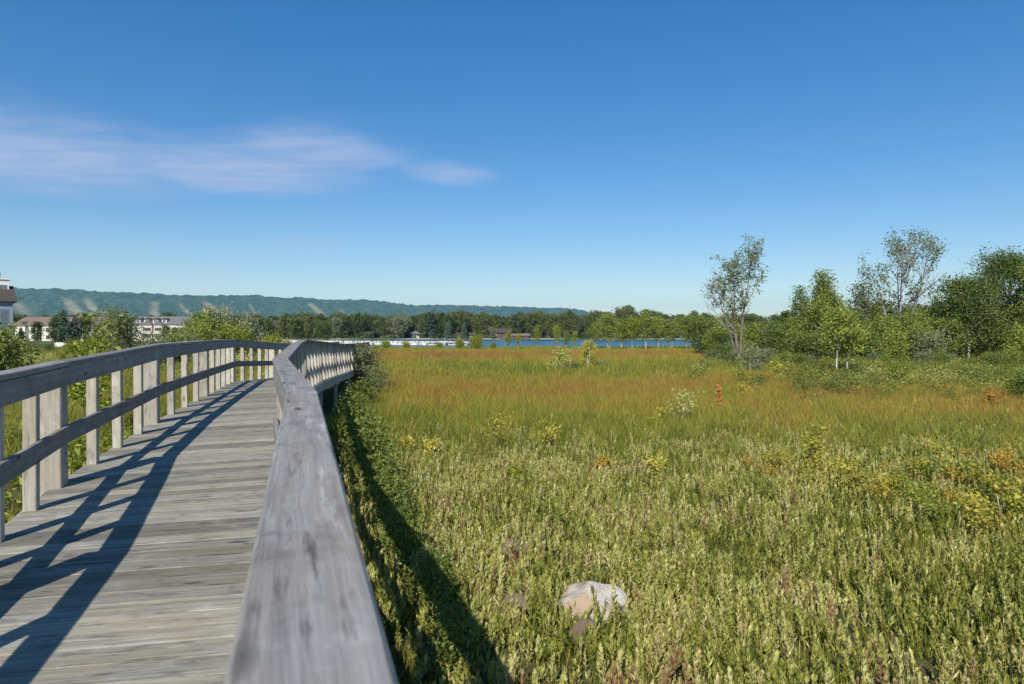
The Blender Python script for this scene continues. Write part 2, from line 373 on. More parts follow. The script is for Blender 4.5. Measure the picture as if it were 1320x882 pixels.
hm = t.done(t.pbr(c, .95, t.bump(t.noise(p, .03, 4, .7), .8, 14), .05))
hills = mb.obj('hills', hm, smooth=True)
at = hills.data.attributes.new('run', 'FLOAT', 'POINT'); at.data.foreach_set('value', run.ravel())
tag(hills, kind='structure')

# ------------------------------------------------------------------ the boardwalk
RN = [(.95, -3.0, 1.835), (.05, -.1, 1.845), (-.85, 2.8, 1.868), (-1.88, 5.57, 1.910), (-2.77, 8.8, 1.995), (-3.72, 12.2, 2.015), (-4.50, 16.0, 1.955), (-5.05, 19.5, 1.870), (-5.50, 23.0, 1.812), (-5.80, 26.6, 1.80), (-6.3, 30.0, 1.80)]
LN = [(-.56, -3.3, 1.835), (-1.46, -.4, 1.845), (-2.36, 2.5, 1.868), (-3.34, 5.03, 1.906), (-4.18, 8.0, 1.995), (-5.07, 11.3, 2.015), (-6.05, 14.8, 2.012), (-6.42, 18.4, 1.880), (-7.0, 22.6, 1.812), (-7.35, 27.0, 1.80), (-7.9, 31.0, 1.80)]
RAILH = .925; DECK_T = .038
def poly(nodes):
    P = np.array(nodes); D = np.diff(P[:, :2], axis=0); D /= np.linalg.norm(D, axis=1)[:, None]
    return P, D
def board_mesh(name, A, B, mat, axis):
    """Two octagonal end profiles A, B (k x 3, world) -> object whose local X runs along axis."""
    A = np.asarray(A); B = np.asarray(B); k = len(A); o = (A.mean(0) + B.mean(0)) / 2
    x = Vector(axis).normalized(); up = Vector((0, 0, 1)) if abs(x.z) < .9 else Vector((0, 1, 0))
    y = up.cross(x).normalized(); z = x.cross(y)
    R = np.array([x, y, z]).T
    mbx = MB(); loc = (np.concatenate([A, B]) - o) @ R
    F4 = [(i, (i + 1) % k, k + (i + 1) % k, k + i) for i in range(k)]
    mbx.add(loc, F4); mbx.F.append(np.array([list(range(k))[::-1]])); mbx.M.append(0); mbx.F.append(np.array([list(range(k, 2 * k))])); mbx.M.append(0)
    ob = mbx.obj(name, mat)
    ob.matrix_world = Matrix(((R[0,0], R[0,1], R[0,2], o[0]), (R[1,0], R[1,1], R[1,2], o[1]), (R[2,0], R[2,1], R[2,2], o[2]), (0,0,0,1)))
    return ob
def octo(u0, u1, v0, v1, c):
    return [(u0 + c, v0), (u1 - c, v0), (u1, v0 + c), (u1, v1 - c), (u1 - c, v1), (u0 + c, v1), (u0, v1 - c), (u0, v0 + c)]
walk = empty('boardwalk', (-1.0, 2.0, 0), 'weathered grey timber boardwalk with post railings on both sides crossing the marsh', 'boardwalk')
def attach(o):
    mw = o.matrix_world.copy(); o.parent = walk; o.matrix_parent_inverse = Matrix.Translation(walk.location).inverted(); o.matrix_basis = mw
    return o
rw = random.Random(5)
def rail_run(name, nodes, inner, u0, u1, v0, v1, mat, gap=.0015, ch=.004):
    P, D = poly(nodes); n = len(P)
    N = np.stack([-D[:, 1], D[:, 0]], 1) * inner           # unit normals pointing to the walkway side
    for s in range(n - 1):
        prof = octo(u0, u1, v0 + rw.uniform(-.002, .002), v1 + (rw.uniform(-.0015, .0015)), ch)
        ends = []
        for e in (0, 1):
            k = s + e; mvec = N[s].copy()
            if 0 < k < n - 1:
                h = N[k - 1] + N[k]; h /= np.linalg.norm(h); mvec = h / max(.5, h @ N[s])
            g = D[s] * gap * (1 if e == 0 else -1)
            ends.append([(P[k, 0] + mvec[0] * u + g[0], P[k, 1] + mvec[1] * u + g[1], P[k, 2] + v) for u, v in prof])
        a = np.array(ends[0]); b = np.array(ends[1])
        attach(board_mesh(name, a, b, mat, b.mean(0) - a.mean(0)))
def upright(name, x, y, z0, z1, sx, sy, ang, mat, ch=.006):
    c, s = math.cos(ang), math.sin(ang)
    pr = octo(-sx / 2, sx / 2, -sy / 2, sy / 2, ch)
    lean = (rw.uniform(-.004, .004), rw.uniform(-.004, .004))
    A = [(x + c * u - s * v, y + s * u + c * v, z0) for u, v in pr]; B = [(x + c * u - s * v + lean[0], y + s * u + c * v + lean[1], z1) for u, v in pr]
    attach(board_mesh(name, A, B, mat, (0, 0, 1)))
for nodes, inner in ((LN, -1), (RN, 1)):
    rail_run('cap_rail', nodes, inner, -.050, .072, -.034, 0, M['rail'], ch=.005)
    rail_run('side_rail', nodes, inner, .034, .066, -.175, -.037, M['rail'])
    rail_run('middle_rail', nodes, inner, .034, .066, -.60, -.475, M['rail'])
    rail_run('rim_joist', nodes, inner, -.075, -.043, -RAILH - .215, -RAILH - .012, M['post'])
    P, D = poly(nodes); N = np.stack([-D[:, 1], D[:, 0]], 1) * inner
    for k in range(len(P)):
        s = min(k, len(D) - 1); ang = math.atan2(D[s][1], D[s][0])
        off, across = (-.040, .146) if inner < 0 else (-.008, .082)
        upright('post', P[k, 0] + N[s][0] * off, P[k, 1] + N[s][1] * off, -.3, P[k, 2] - .037, .146, across, ang, M['post'], .008)
    for s in range(len(D)):
        if P[s + 1, 1] < .2: continue
        L = np.linalg.norm(P[s + 1, :2] - P[s, :2]); m = 3 if L < 3.5 else 4
        ang = math.atan2(D[s][1], D[s][0])
        for q in range(1, m + 1):
            f = q / (m + 1) + rw.uniform(-.008, .008); a = P[s] * (1 - f) + P[s + 1] * f
            upright('picket', a[0] - N[s][0] * .006, a[1] - N[s][1] * .006, a[2] - RAILH + .001, a[2] - .037, .078, .078, ang + rw.uniform(-.03, .03), M['post'])
PL, PR = np.array(LN), np.array(RN)
for s in range(len(LN) - 1):
    if LN[s + 1][1] < 1.0 and RN[s + 1][1] < 1.0: continue
    L = .5 * (np.linalg.norm(PL[s + 1, :2] - PL[s, :2]) + np.linalg.norm(PR[s + 1, :2] - PR[s, :2])); n = round(L / .1445)
    cross = PR[s, :2] - PL[s, :2]; cross /= np.linalg.norm(cross)
    for q in range(n):
        f0, f1 = q / n, (q + 1) / n; g = .0022 / L
        ext0, ext1 = .055 + rw.uniform(-.008, .008), .055 + rw.uniform(-.008, .008); dz = rw.uniform(-.0012, .0012); tw = rw.uniform(-.0012, .0012)
        def pt(PP, f, sgn, e): 
            a = PP[s] * (1 - f) + PP[s + 1] * f; return np.array([a[0] + sgn * cross[0] * e, a[1] + sgn * cross[1] * e, a[2] - RAILH + dz])
        a0, a1 = pt(PL, f0 + g, -1, ext0), pt(PL, f1 - g, -1, ext0); b0, b1 = pt(PR, f0 + g, 1, ext1), pt(PR, f1 - g, 1, ext1)
        b0[2] += tw; b1[2] += tw; c = .003
        def prof(e0, e1):
            w = (e1 - e0) / np.linalg.norm(e1 - e0); z = np.array([0, 0, 1.]); T = DECK_T
            return [e0 + w * c - z * T, e1 - w * c - z * T, e1 - z * (T - c), e1 - z * c, e1 - w * c * 1.2, e0 + w * c * 1.2, e0 - z * c, e0 - z * (T - c)]
        attach(board_mesh('plank', prof(a0, a1), prof(b0, b1), M['plank'], (b0 + b1) / 2 - (a0 + a1) / 2))

# ------------------------------------------------------------------ trees and shrubs
def leaf_quads(mb, C, size, rng, mat=0, aspect=.55, upb=.3, jit=.35, droop=0.):
    n = len(C); L = size * (1 + jit * (rng.random(n) * 2 - 1))
    d = rng.normal(size=(n, 3)); d[:, 2] = d[:, 2] * .7 + upb - droop; d /= np.linalg.norm(d, axis=1)[:, None]
    r = rng.normal(size=(n, 3)); sd = np.cross(d, r); sd /= np.linalg.norm(sd, axis=1)[:, None] + 1e-9
    nn = np.cross(d, sd)
    a = C - d * (L * .5)[:, None]; b = C + d * (L * .5)[:, None]; m = C - d * (L * .05)[:, None] + nn * (L * .08)[:, None]; w = sd * (L * aspect * .5)[:, None]
    V = np.stack([a, m + w, b, m - w], 1).reshape(-1, 3)
    mb.add(V, np.arange(4 * n).reshape(n, 4), mat)

PROF = {
 'round': lambda t: np.sin(np.clip(t, 0, 1) ** .8 * math.pi) ** .6,
 'cone': lambda t: (1 - t) ** .85 + .04,
 'column': lambda t: np.clip(np.minimum(t * 5 + .3, (1 - t) * 2.2 + .12), 0, 1),
 'top': lambda t: np.clip(np.sin(np.clip(t, 0, 1) ** 1.5 * math.pi), 0, 1) ** .6,
}
def grow(seed, H, R, prof='round', t0=.25, stems=1, spread=.1, lean=(0, 0), nb=22, up=.5, leaf=.12, nleaf=6000, sig=.22, trunk_r=None,
         bare=0.0, bare_side=None, k=6, aspect=.55, twig=3, leaf_start=.3, wob=.03):
    rng = np.random.default_rng(seed); W = MB(); Lf = MB(); tips = []; tr = trunk_r or H * .014
    for s in range(stems):
        az = rng.random() * 2 * math.pi; sp = (spread * H * (.4 + .6 * rng.random())) if stems > 1 else 0
        hs = H * (1 if s == 0 else .7 + .28 * rng.random()); m = 9
        tt = np.linspace(0, 1, m); ph = rng.random(2) * 6
        bx = lean[0] * tt ** 1.3 * hs + math.cos(az) * sp * tt ** 1.1 + wob * hs * np.sin(tt * 5 + ph[0]) * tt
        by = lean[1] * tt ** 1.3 * hs + math.sin(az) * sp * tt ** 1.1 + wob * hs * np.sin(tt * 4 + ph[1]) * tt
        b0 = (math.cos(az) * H * .012 * (stems > 1), math.sin(az) * H * .012 * (stems > 1))
        P = np.stack([bx + b0[0], by + b0[1], tt * hs - .06], 1)
        rr = tr * (1 - .88 * tt) / (1 if stems == 1 else stems ** .35)
        W.tube(P, rr, k)
        for b in range(max(3, int(nb / stems ** .5))):
            t = t0 + (1 - t0) * ((b + rng.random()) / max(3, int(nb / stems ** .5))) ** .9
            t = min(t, .985); base = np.array([np.interp(t, tt, P[:, i]) for i in range(3)])
            tc_ = (t - t0) / (1 - t0); L = R * float(PROF[prof](np.array(tc_))) * (.65 + .5 * rng.random())
            a = b * 2.4 + rng.random() * 1.2; el = up * (.6 + .6 * rng.random()) + (.35 * tc_ if prof != 'cone' else 0)
            dead = rng.random() < bare or (bare_side is not None and math.cos(a - bare_side[0]) > bare_side[1] and t < bare_side[2])
            d = np.array([math.cos(a) * math.cos(el), math.sin(a) * math.cos(el), math.sin(el)])
            q = np.linspace(0, 1, 5)[:, None]; nn = rng.normal(size=3) * .10
            B = base + d * L * q + np.array([0, 0, .18 if prof != 'cone' else -.1]) * L * q ** 2 + nn * L * q * (1 - q) * 2
            br = np.interp(t, tt, rr) * .55; W.tube(B, np.linspace(br, br * .22, 5), 4)
            tips.append((B[1:], L, dead))
            for w in range(twig):
                f = leaf_start + (1 - leaf_start) * rng.random(); p0 = np.array([np.interp(f, q[:, 0], B[:, i]) for i in range(3)])
                dd = d * .6 + rng.normal(size=3) * .6; dd[2] += .15; dd /= np.linalg.norm(dd); l = L * (.28 + .25 * rng.random())
                Tw = np.stack([p0, p0 + dd * l * .5 + rng.normal(size=3) * .03 * l, p0 + dd * l])
                W.tube(Tw, [br * .35, br * .25, br * .12], 3)
                tips.append((Tw, l, dead))
    live = [t for t in tips if not t[2]]
    if live and nleaf:
        wts = np.array([t[1] for t in live]); wts /= wts.sum(); pick = rng.choice(len(live), nleaf, p=wts); C = np.empty((nleaf, 3)); u = rng.random(nleaf)
        cl = rng.random((len(live), 3)) - .5
        for i in range(nleaf):
            T = live[pick[i]][0]; f = u[i] ** .7 * (len(T) - 1); k0 = min(int(f), len(T) - 2); C[i] = T[k0] + (T[k0 + 1] - T[k0]) * (f - k0)
        C += rng.normal(size=C.shape) * sig * np.array([1, 1, .8]); C[:, 2] = np.maximum(C[:, 2], .05)
        leaf_quads(Lf, C, leaf, rng, 0, aspect)
    return W, Lf
def make_tree(name, loc, label, cat, group, bark_m, leaf_m, rz=0, **kw):
    W, Lf = grow(**kw); r = empty(name, loc, label, cat, group, rz)
    W.obj('trunk', bark_m, r); 
    if Lf.V: Lf.obj('crown', leaf_m, r)
    return r
def gp(x, y):
    d = gd(y); X = px(x, d=d); return (X, d, float(ground_z(X, d)) - .02)
def at(x, d):
    X = px(x, d=d); return (X, d, float(ground_z(X, d)) - .02)
def hgt(ytop, d): return EYE - (ytop - HZ) / FPX * d

# --- the wood on the right
d = 47; make_tree('airy_tree', at(953, d), 'tall airy twin-trunked tree with bare twigs low on one side, beside the dark bush', 'tree', None, M['bark'], M['leaf_sage'],
    seed=11, H=hgt(328, d), R=2.0, prof='top', t0=.34, stems=3, spread=.26, nb=34, up=.75, leaf=.16, nleaf=4200, sig=.17, trunk_r=.15, bare=.22, bare_side=(math.pi, .5, .72), wob=.02)
d = 44; make_tree('leafy_tree', at(1061, d), 'dense pointed green tree rising over the white-stemmed saplings', 'tree', None, M['bark'], M['leaf_green'],
    seed=12, H=hgt(350, d), R=2.3, prof='cone', t0=.10, nb=64, up=.45, leaf=.14, nleaf=14000, sig=.26, trunk_r=.11)
d = 47; make_tree('spire_tree', at(1033, d), 'slender dark spire-topped tree leaning against the dense pointed tree', 'tree', None, M['bark'], M['leaf_dark'],
    seed=13, H=hgt(367, d), R=1.5, prof='cone', t0=.08, nb=46, up=.2, leaf=.13, nleaf=7500, sig=.17, trunk_r=.09)
d = 52; make_tree('airy_tree', at(1112, d), 'thin grey-green tree with open top between dense pointed tree and tall half-bare tree', 'tree', None, M['bark'], M['leaf_sage'],
    seed=14, H=hgt(356, d), R=1.7, prof='top', t0=.3, stems=3, spread=.1, nb=24, up=.8, leaf=.17, nleaf=2300, sig=.18, trunk_r=.1, bare=.2)
d = 54; make_tree('half_bare_tree', at(1158, d), 'tallest tree of the wood with bare grey limbs reaching out on one side', 'tree', None, M['dead'], M['leaf_sage'],
    seed=25, H=hgt(318, d), R=2.6, prof='top', t0=.36, stems=5, spread=.30, lean=(.04, 0), nb=40, up=.85, leaf=.18, nleaf=3100, sig=.2, trunk_r=.17, bare=.25, bare_side=(0.0, .35, .74), wob=.02)
def limb(parent, paths, r0, mat):
    m = MB()
    for (p0, p1) in paths:
        rl = np.random.default_rng(int(abs(p0[0] * 100 + p1[2] * 37))); a = np.array(p0, float); b = np.array(p1, float); L = np.linalg.norm(b - a); q = np.linspace(0, 1, 6)[:, None]
        B = a + (b - a) * q + np.array([0, 0, -.10 * L]) * q * (1 - q) * 2 + rl.normal(size=(6, 3)) * .02 * L; m.tube(B, np.linspace(r0, r0 * .2, 6), 5)
        for k in range(9):
            f = .25 + .7 * rl.random(); c0 = a + (b - a) * f; c0 = np.array([np.interp(f, q[:, 0], B[:, i]) for i in range(3)]); dd = (b - a) / L + rl.normal(size=3) * .5; dd[2] += .25; dd /= np.linalg.norm(dd); l = L * (.18 + .22 * rl.random())
            m.tube([c0, c0 + dd * l * .55 + rl.normal(size=3) * .03, c0 + dd * l], [r0 * .4, r0 * .28, r0 * .12], 3)
    o = m.obj('dead_limb', mat, parent); o['label'] = 'bare grey leafless limb'; return o
hb = [o for o in COL.objects if o.name.startswith('half_bare_tree')][0]; limb(hb, [((.35, 0, 4.4), (3.3, -.3, 6.7)), ((.5, 0, 5.2), (2.6, .2, 7.3)), ((.5, .1, 6.4), (1.7, 0, 9.6)), ((.3, 0, 6.2), (.9, .1, 9.3))], .085, M['dead'])
ab = [o for o in COL.objects if o.name.startswith('airy_tree')][0]; limb(ab, [((-.5, 0, 2.6), (-2.05, .2, 5.4)), ((-.4, 0, 2.2), (-2.3, -.2, 4.2)), ((-.6, 0, 3.2), (-1.8, 0, 6.2))], .035, M['dead'])
for (x, d, ty, R0, sd, lab) in ((1224, 55, 383, 1.2, 33, 'small pointed green tree between the half-bare tree and the birch'), (1132, 57, 388, 1.3, 34, 'pointed green tree just below the crown of the half-bare tree'), (1180, 53, 394, 1.3, 35, 'low pointed tree under the bare limbs')):
    make_tree('leafy_tree', at(x, d), lab, 'tree', None, M['bark'], M['leaf_green'], seed=sd, H=hgt(ty, d), R=R0, prof='cone', t0=.08, nb=40, up=.35, leaf=.14, nleaf=5200, sig=.19, trunk_r=.07)
d = 50; make_tree('leafy_tree', at(1205, d), 'short bright green pointed tree below the half-bare tree', 'tree', None, M['bark'], M['leaf_green'],
    seed=16, H=hgt(385, d), R=1.5, prof='cone', t0=.08, nb=44, up=.35, leaf=.14, nleaf=6500, sig=.2, trunk_r=.08)
d = 48; make_tree('birch_tree', at(1248, d), 'full dark green birch with a bare white lower trunk', 'tree', None, M['birch'], M['leaf_dark'],
    seed=17, H=hgt(366, d), R=2.3, prof='column', t0=.24, nb=64, up=.5, leaf=.15, nleaf=15000, sig=.28, trunk_r=.10)
d = 56; make_tree('broad_tree', at(1297, d), 'broad dark tree with a rounded crown, highest at the far end of the wood', 'tree', None, M['bark'], M['leaf_dark'],
    seed=18, H=hgt(338, d), R=3.0, prof='round', t0=.28, nb=60, up=.6, leaf=.17, nleaf=14000, sig=.3, trunk_r=.2)
d = 52; make_tree('broad_tree', at(1348, d), 'broad mid green tree beyond the rounded dark one', 'tree', None, M['bark'], M['leaf_green'],
    seed=19, H=hgt(352, d), R=2.8, prof='round', t0=.2, nb=46, up=.6, leaf=.15, nleaf=9000, sig=.28, trunk_r=.17)
for (x, y, ty, R, seed, lab) in ((1079, 491, 405, .9, 41, 'young birch with one straight thin white stem in front of the wood'), (1091, 490, 428, .8, 42, 'small birch with a crooked leaning white stem in front of the wood'),
                           (1058, 476, 392, 1.0, 43, 'birch with short white stem half hidden under the dense pointed tree')):
    l = gp(x, y); make_tree('birch_sapling', l, lab, 'tree', 'white-stemmed birches', M['birch'], M['leaf_green'], seed=seed, H=hgt(ty, l[1]), R=R, prof='round', t0=.48, lean=(.12 if seed == 42 else 0, 0),
        nb=22, up=.6, leaf=.12, nleaf=2300, sig=.16, trunk_r=.045, wob=.03)
# shrubs filling the edge of the wood: four kinds, copied
rs = random.Random(3)
protos = []
for k, (mt, H, R, st, nl, lf) in enumerate((('leaf_green', 2.6, 1.0, 6, 4200, .12), ('leaf_dark', 2.3, 1.1, 6, 4200, .12), ('leaf_lime', 2.0, .8, 5, 2600, .12), ('leaf_sage', 2.2, .9, 6, 2800, .12))):
    W, Lf = grow(seed=60 + k, H=H, R=R, prof='column', t0=.10, stems=st, spread=.22, nb=30, up=.6, leaf=lf, nleaf=nl, sig=.2, trunk_r=.04)
    protos.append((W.mesh('stems', M['bark']), Lf.mesh('foliage', M[mt]), H))
KN = ('bright green', 'dark green', 'lime green', 'grey-green')
def shrub(kind, loc, s, label, group, rz=None, name='wild_shrub'):
    r = empty(name, loc, label, 'shrub', group, rs.random() * 6.28 if rz is None else rz); r.scale = (s * rs.uniform(.9, 1.1), s * rs.uniform(.9, 1.1), s)
    for nm, me in (('stems', protos[kind][0]), ('foliage', protos[kind][1])):
        o = bpy.data.objects.new(nm, me); COL.objects.link(o); o.parent = r
    return r
row = [(905, 60, 1, 3.4), (925, 56, 0, 2.8), (975, 58, 0, 3.0), (1000, 55, 3, 3.0), (1012, 50, 1, 2.8), (1035, 42, 1, 2.3), (1050, 40, 1, 2.2), (1088, 46, 0, 3.0), (1105, 44, 1, 2.8), (1125, 46, 1, 3.0), (1140, 48, 0, 3.4), (1150, 42, 0, 2.4),
       (1172, 48, 1, 3.4), (1185, 45, 0, 2.9), (1200, 43, 3, 2.4), (1218, 47, 1, 3.1), (1228, 53, 0, 3.0), (1264, 52, 1, 3.0), (1280, 48, 0, 3.2), (1300, 46, 1, 2.8), (1318, 44, 0, 2.7), (1340, 46, 1, 3.1), (1360, 42, 0, 2.8),
       (985, 62, 1, 3.2), (950, 62, 0, 3.1), (1020, 60, 0, 3.4), (1130, 60, 1, 4.2), (1190, 60, 0, 4.2), (1230, 60, 1, 4.4), (1268, 64, 0, 4.5), (1095, 60, 0, 4.0), (1065, 58, 1, 3.6), (1330, 60, 1, 5.0), (1380, 56, 0, 4.6), (1400, 48, 1, 3.4)]
for (x, d, kd, h) in row:
    lm = min(((953, 'the tall airy twin-trunked tree'), (1061, 'the dense pointed tree'), (1158, 'the half-bare tree'), (1248, 'the white-trunked birch'), (1320, 'the rounded broad tree')), key=lambda q: abs(q[0] - x))[1]
    shrub(kd, at(x, d), h / protos[kd][2], f'tall {KN[kd]} shrub of the wood {"edge in front of" if d < 50 else "massed behind"} {lm}', f'{KN[kd]} shrubs of the wood by {lm}')
low = [(918, 476, 3, 1.2), (932, 474, 1, 1.5), (945, 478, 3, 1.2), (985, 480, 3, 1.4), (1000, 484, 2, .9), (1012, 480, 0, 1.2), (1030, 484, 1, 1.1), (1042, 482, 3, 1.1), (1110, 486, 0, 1.0), (1128, 482, 3, 1.2), (1142, 484, 0, 1.1), (1190, 480, 3, 1.2),
       (1210, 478, 0, 1.3), (1222, 478, 3, 1.0), (1272, 478, 0, 1.1), (1285, 484, 1, 1.2), (1305, 480, 0, 1.4), (1325, 486, 0, 1.3)]
for (x, y, kd, h) in low:
    lm = min(((953, 'the tall airy twin-trunked tree'), (1061, 'the dense pointed tree'), (1158, 'the half-bare tree'), (1248, 'the white-trunked birch'), (1320, 'the rounded broad tree')), key=lambda q: abs(q[0] - x))[1]
    shrub(kd, gp(x, y), h / protos[kd][2], f'low {KN[kd]} shrub in the meadow before {lm}', f'low {KN[kd]} shrubs before {lm}')
shrub(2, gp(1160, 503), 1.05 / 2.0, 'lone upright lime green shrub in the meadow in front of the wood', None)
shrub(2, gp(1312, 520), .95 / 2.0, 'lime green shrub beside the orange-leaved plant', None)
shrub(1, gp(1335, 527), 1.0 / 2.3, 'dark bush behind the lime green shrub beside the orange-leaved plant', None)
l = gp(968, 487); make_tree('white_stemmed_shrub', l, 'pale leafy shrub with a forked white stem near the tall airy tree', 'shrub', None, M['birch'], M['leaf_sage'], seed=71, H=1.5, R=.75, prof='round', t0=.2, stems=3, spread=.2, nb=22, leaf=.10, nleaf=1300, sig=.13, trunk_r=.035)

# --- birches and saplings on the near shore of the lake
bk = []
for k in range(4):
    W, Lf = grow(seed=90 + k, H=4.2, R=1.15, prof='round', t0=.30, stems=1 + (k % 2), spread=.10, nb=30, up=.6, leaf=.16, nleaf=2600, sig=.22, trunk_r=.05, wob=.03)
    bk.append((W.mesh('trunk', M['birch']), Lf.mesh('crown', M['leaf_lime' if k == 2 else 'leaf_green'])))
def birch(k, loc, H, label, group, wid=1.0):
    r = empty('birch_tree', loc, label, 'tree', group, rs.random() * 6.28); s = H / 4.2; r.scale = (s * wid, s * wid, s)
    for nm, me in zip(('trunk', 'crown'), bk[k]):
        o = bpy.data.objects.new(nm, me); COL.objects.link(o); o.parent = r
    return r
for i, (x, d, ty, k, w) in enumerate([(768, 84, 417, 0, 1.1), (785, 80, 407, 1, 1.2), (800, 84, 413, 3, 1.1), (815, 83, 411, 2, 1.1), (832, 82, 404, 1, 1.0), (848, 84, 412, 0, 1.1), (866, 84, 413, 3, 1.1), (885, 80, 411, 0, 1.2), (902, 79, 410, 2, 1.1), (912, 78, 415, 1, 1.2), (924, 82, 411, 3, 1.2), (940, 84, 410, 0, 1.2)]):
    birch(k, at(x, d), hgt(ty, d), 'small green birch with pale trunk in the row on the near lake shore', 'birches on the near lake shore', w)
birch(2, at(692, 80), hgt(422, 80), 'lone birch sapling with a bright white trunk against the blue lake', None, .55)
for (x, d, ty, k) in [(655, 83, 428, 2), (668, 85, 433, 0), (718, 84, 422, 2), (730, 85, 427, 1), (741, 84, 429, 0)]:
    birch(k, at(x, d), hgt(ty, d), 'slight pale green sapling standing in the shore reeds', 'saplings in the shore reeds', .7)
for (x, d, ty) in [(498, 82, 438), (524, 84, 440), (566, 83, 441), (592, 82, 436), (613, 80, 431), (635, 82, 441), (486, 78, 445)]:
    l = at(x, d); shrub(2, l, hgt(ty, d) / 2.0, 'thin reedy bush at the water edge', 'thin bushes at the water edge', name='shore_bush')

# --- saplings and small plants standing out of the marsh
def sapling(name, loc, H, R, label, group, leaf_m, stem_m, seed, n=260, leaf=.07, stems=2, t0=.3, cat='plant', up=.7, sig=.06, prof='round', lean=(0, 0), trunk_r=None, twig=2):
    return make_tree(name, loc, label, cat, group, M[stem_m], M[leaf_m], seed=seed, H=H, R=R, prof=prof, t0=t0, stems=stems, spread=.18, nb=14, up=up, leaf=leaf, nleaf=n, sig=sig, trunk_r=trunk_r or H * .02, twig=twig, k=5, lean=lean)
l = gp(877, 553); sapling('white_stemmed_sapling', l, .80, .42, 'knee-high sapling with white stem and cream-yellow leaves beside the rusty fern', None, 'leaf_cream', 'birch', 201, 380, .06, 2, .5, 'sapling', up=.5)
for k, (x, y, h) in enumerate(((853, 548, .42), (847, 556, .3))): sapling('lime_plant', gp(x, y), h, .2, 'small yellow-lime plant crowding the cream-leaved sapling', 'lime plants by the cream-leaved sapling', 'leaf_gold', 'stem', 210 + k, 200, .06)
l = gp(926, 536); sapling('rusty_fern', l, .92, .11, 'narrow upright rusty orange dead plant in the marsh grass', None, 'leaf_rust', 'stem', 204, 300, .055, 1, .12, prof='column', up=1.2, sig=.03)
l = gp(723, 489); sapling('white_stemmed_sapling', l, 1.35, .62, 'yellow-leaved sapling with white forked stem in the open marsh before the lake', None, 'leaf_cream', 'birch', 205, 700, .11, 3, .4, 'sapling', sig=.1)
l = gp(757, 482); sapling('lime_sapling', l, 1.85, .5, 'slender upright lime-yellow sapling in open marsh before the lake', None, 'leaf_gold', 'birch', 206, 900, .11, 2, .15, 'sapling', sig=.1, prof='column')
for k, (x, y, h) in enumerate(((740, 484, .75), (772, 481, .7), (802, 487, .55), (780, 478, .6))): shrub(3, gp(x, y), h / 2.2, 'small grey-green bush near the lime-yellow sapling', 'grey-green bushes by the lime sapling', name='grey_bush')
for k, (x, y, h, mt, lab) in enumerate([
    (640, 588, .58, 'leaf_gold', 'bright yellow-leaved plant standing over herbs past the boardwalk shadow'), (708, 586, .50, 'leaf_gold', 'yellow-green plant next to the bright yellow one, farther from the boardwalk'),
    (664, 625, .22, 'leaf_lime', 'squat vivid green plant in the pale herbs'), (776, 612, .22, 'leaf_orange', 'low orange-tinged plant amid pale herbs'), (846, 618, .27, 'leaf_gold', 'low yellow plant at the edge of tall grass'),
    (526, 588, .32, 'leaf_gold', 'golden plant close to the boardwalk shadow'), (556, 594, .30, 'leaf_gold', 'golden plant one step out from the boardwalk shadow'), (1280, 534, .52, 'leaf_orange', 'orange and yellow leaved plant beside the lime green shrub'),
    (955, 500, .6, 'leaf_lime', 'small lime plant below the white-stemmed shrub'), (1000, 495, .7, 'leaf_gold', 'yellow-green bushlet at the grass edge before the wood'), (905, 488, .5, 'leaf_lime', 'little lime plant in front of the dark bush'),
    (958, 517, .45, 'leaf_gold', 'lime-yellow plant in grass behind the rusty fern')]):
    sapling('bright_plant', gp(x, y), h * 1.25, h * .55, lab, None, mt, 'stem', 220 + k, 240, .055 if y > 560 else .08, 3, .25, sig=.04 if y > 560 else .07)
rp = random.Random(8)
pool = []
for k, mt in enumerate(('leaf_gold', 'leaf_orange', 'leaf_yellow', 'leaf_lime')):
    W, Lf = grow(seed=300 + k, H=.52, R=.24, prof='round', t0=.4, stems=4, spread=.25, nb=18, up=.6, leaf=.064, nleaf=170, sig=.035, trunk_r=.007, k=4)
    pool.append((W.mesh('stems', M['stem']), Lf.mesh('leaves', M[mt])))
def yellow_plant(k, loc, s, label, group):
    r = empty('bog_plant', loc, label, 'plant', group, rp.random() * 6.28); r.scale = (s, s, s)
    for nm, me in zip(('stems', 'leaves'), pool[k]):
        o = bpy.data.objects.new(nm, me); COL.objects.link(o); o.parent = r
r1 = [(975, 608), (990, 600), (1003, 614), (1018, 622), (1030, 612), (1043, 618), (1052, 628), (1068, 618), (1085, 628), (1100, 636), (1012, 600), (1060, 606), (1075, 640), (1120, 632), (1095, 616), (1110, 650)]
for k, (x, y) in enumerate(r1):
    kd = rp.choice((0, 1, 3, 2)); yellow_plant(kd, gp(x + rp.gauss(0, 8), y + rp.gauss(0, 6)), rp.uniform(.5, .85), ('yellow', 'orange', 'yellow', 'lime')[kd] + '-leaved bog plant in the clump round the tall yellow one', 'bog plants round the tall yellow one: ' + ('yellow', 'orange', 'yellow', 'lime')[kd])
sapling('bog_plant', gp(1043, 612), .78, .24, 'tallest yellow-leaved bog plant, rising above its clump', None, 'leaf_gold', 'stem', 260, 260, .065, 2, .2, sig=.04)
for k in range(40):
    x = rp.uniform(1130, 1345); y = 632 + (x - 1130) * .14 + rp.gauss(0, 30); y = min(max(y, 598), 715); kd = rp.choice((0, 1, 2, 3, 1, 3))
    yellow_plant(kd, gp(x, y), rp.uniform(.45, .85), ('yellow', 'orange', 'yellow', 'lime')[kd] + '-leaved bog plant in the long drift beyond the tall yellow one', 'bog plants in the long drift: ' + ('yellow', 'orange', 'yellow', 'lime')[kd])
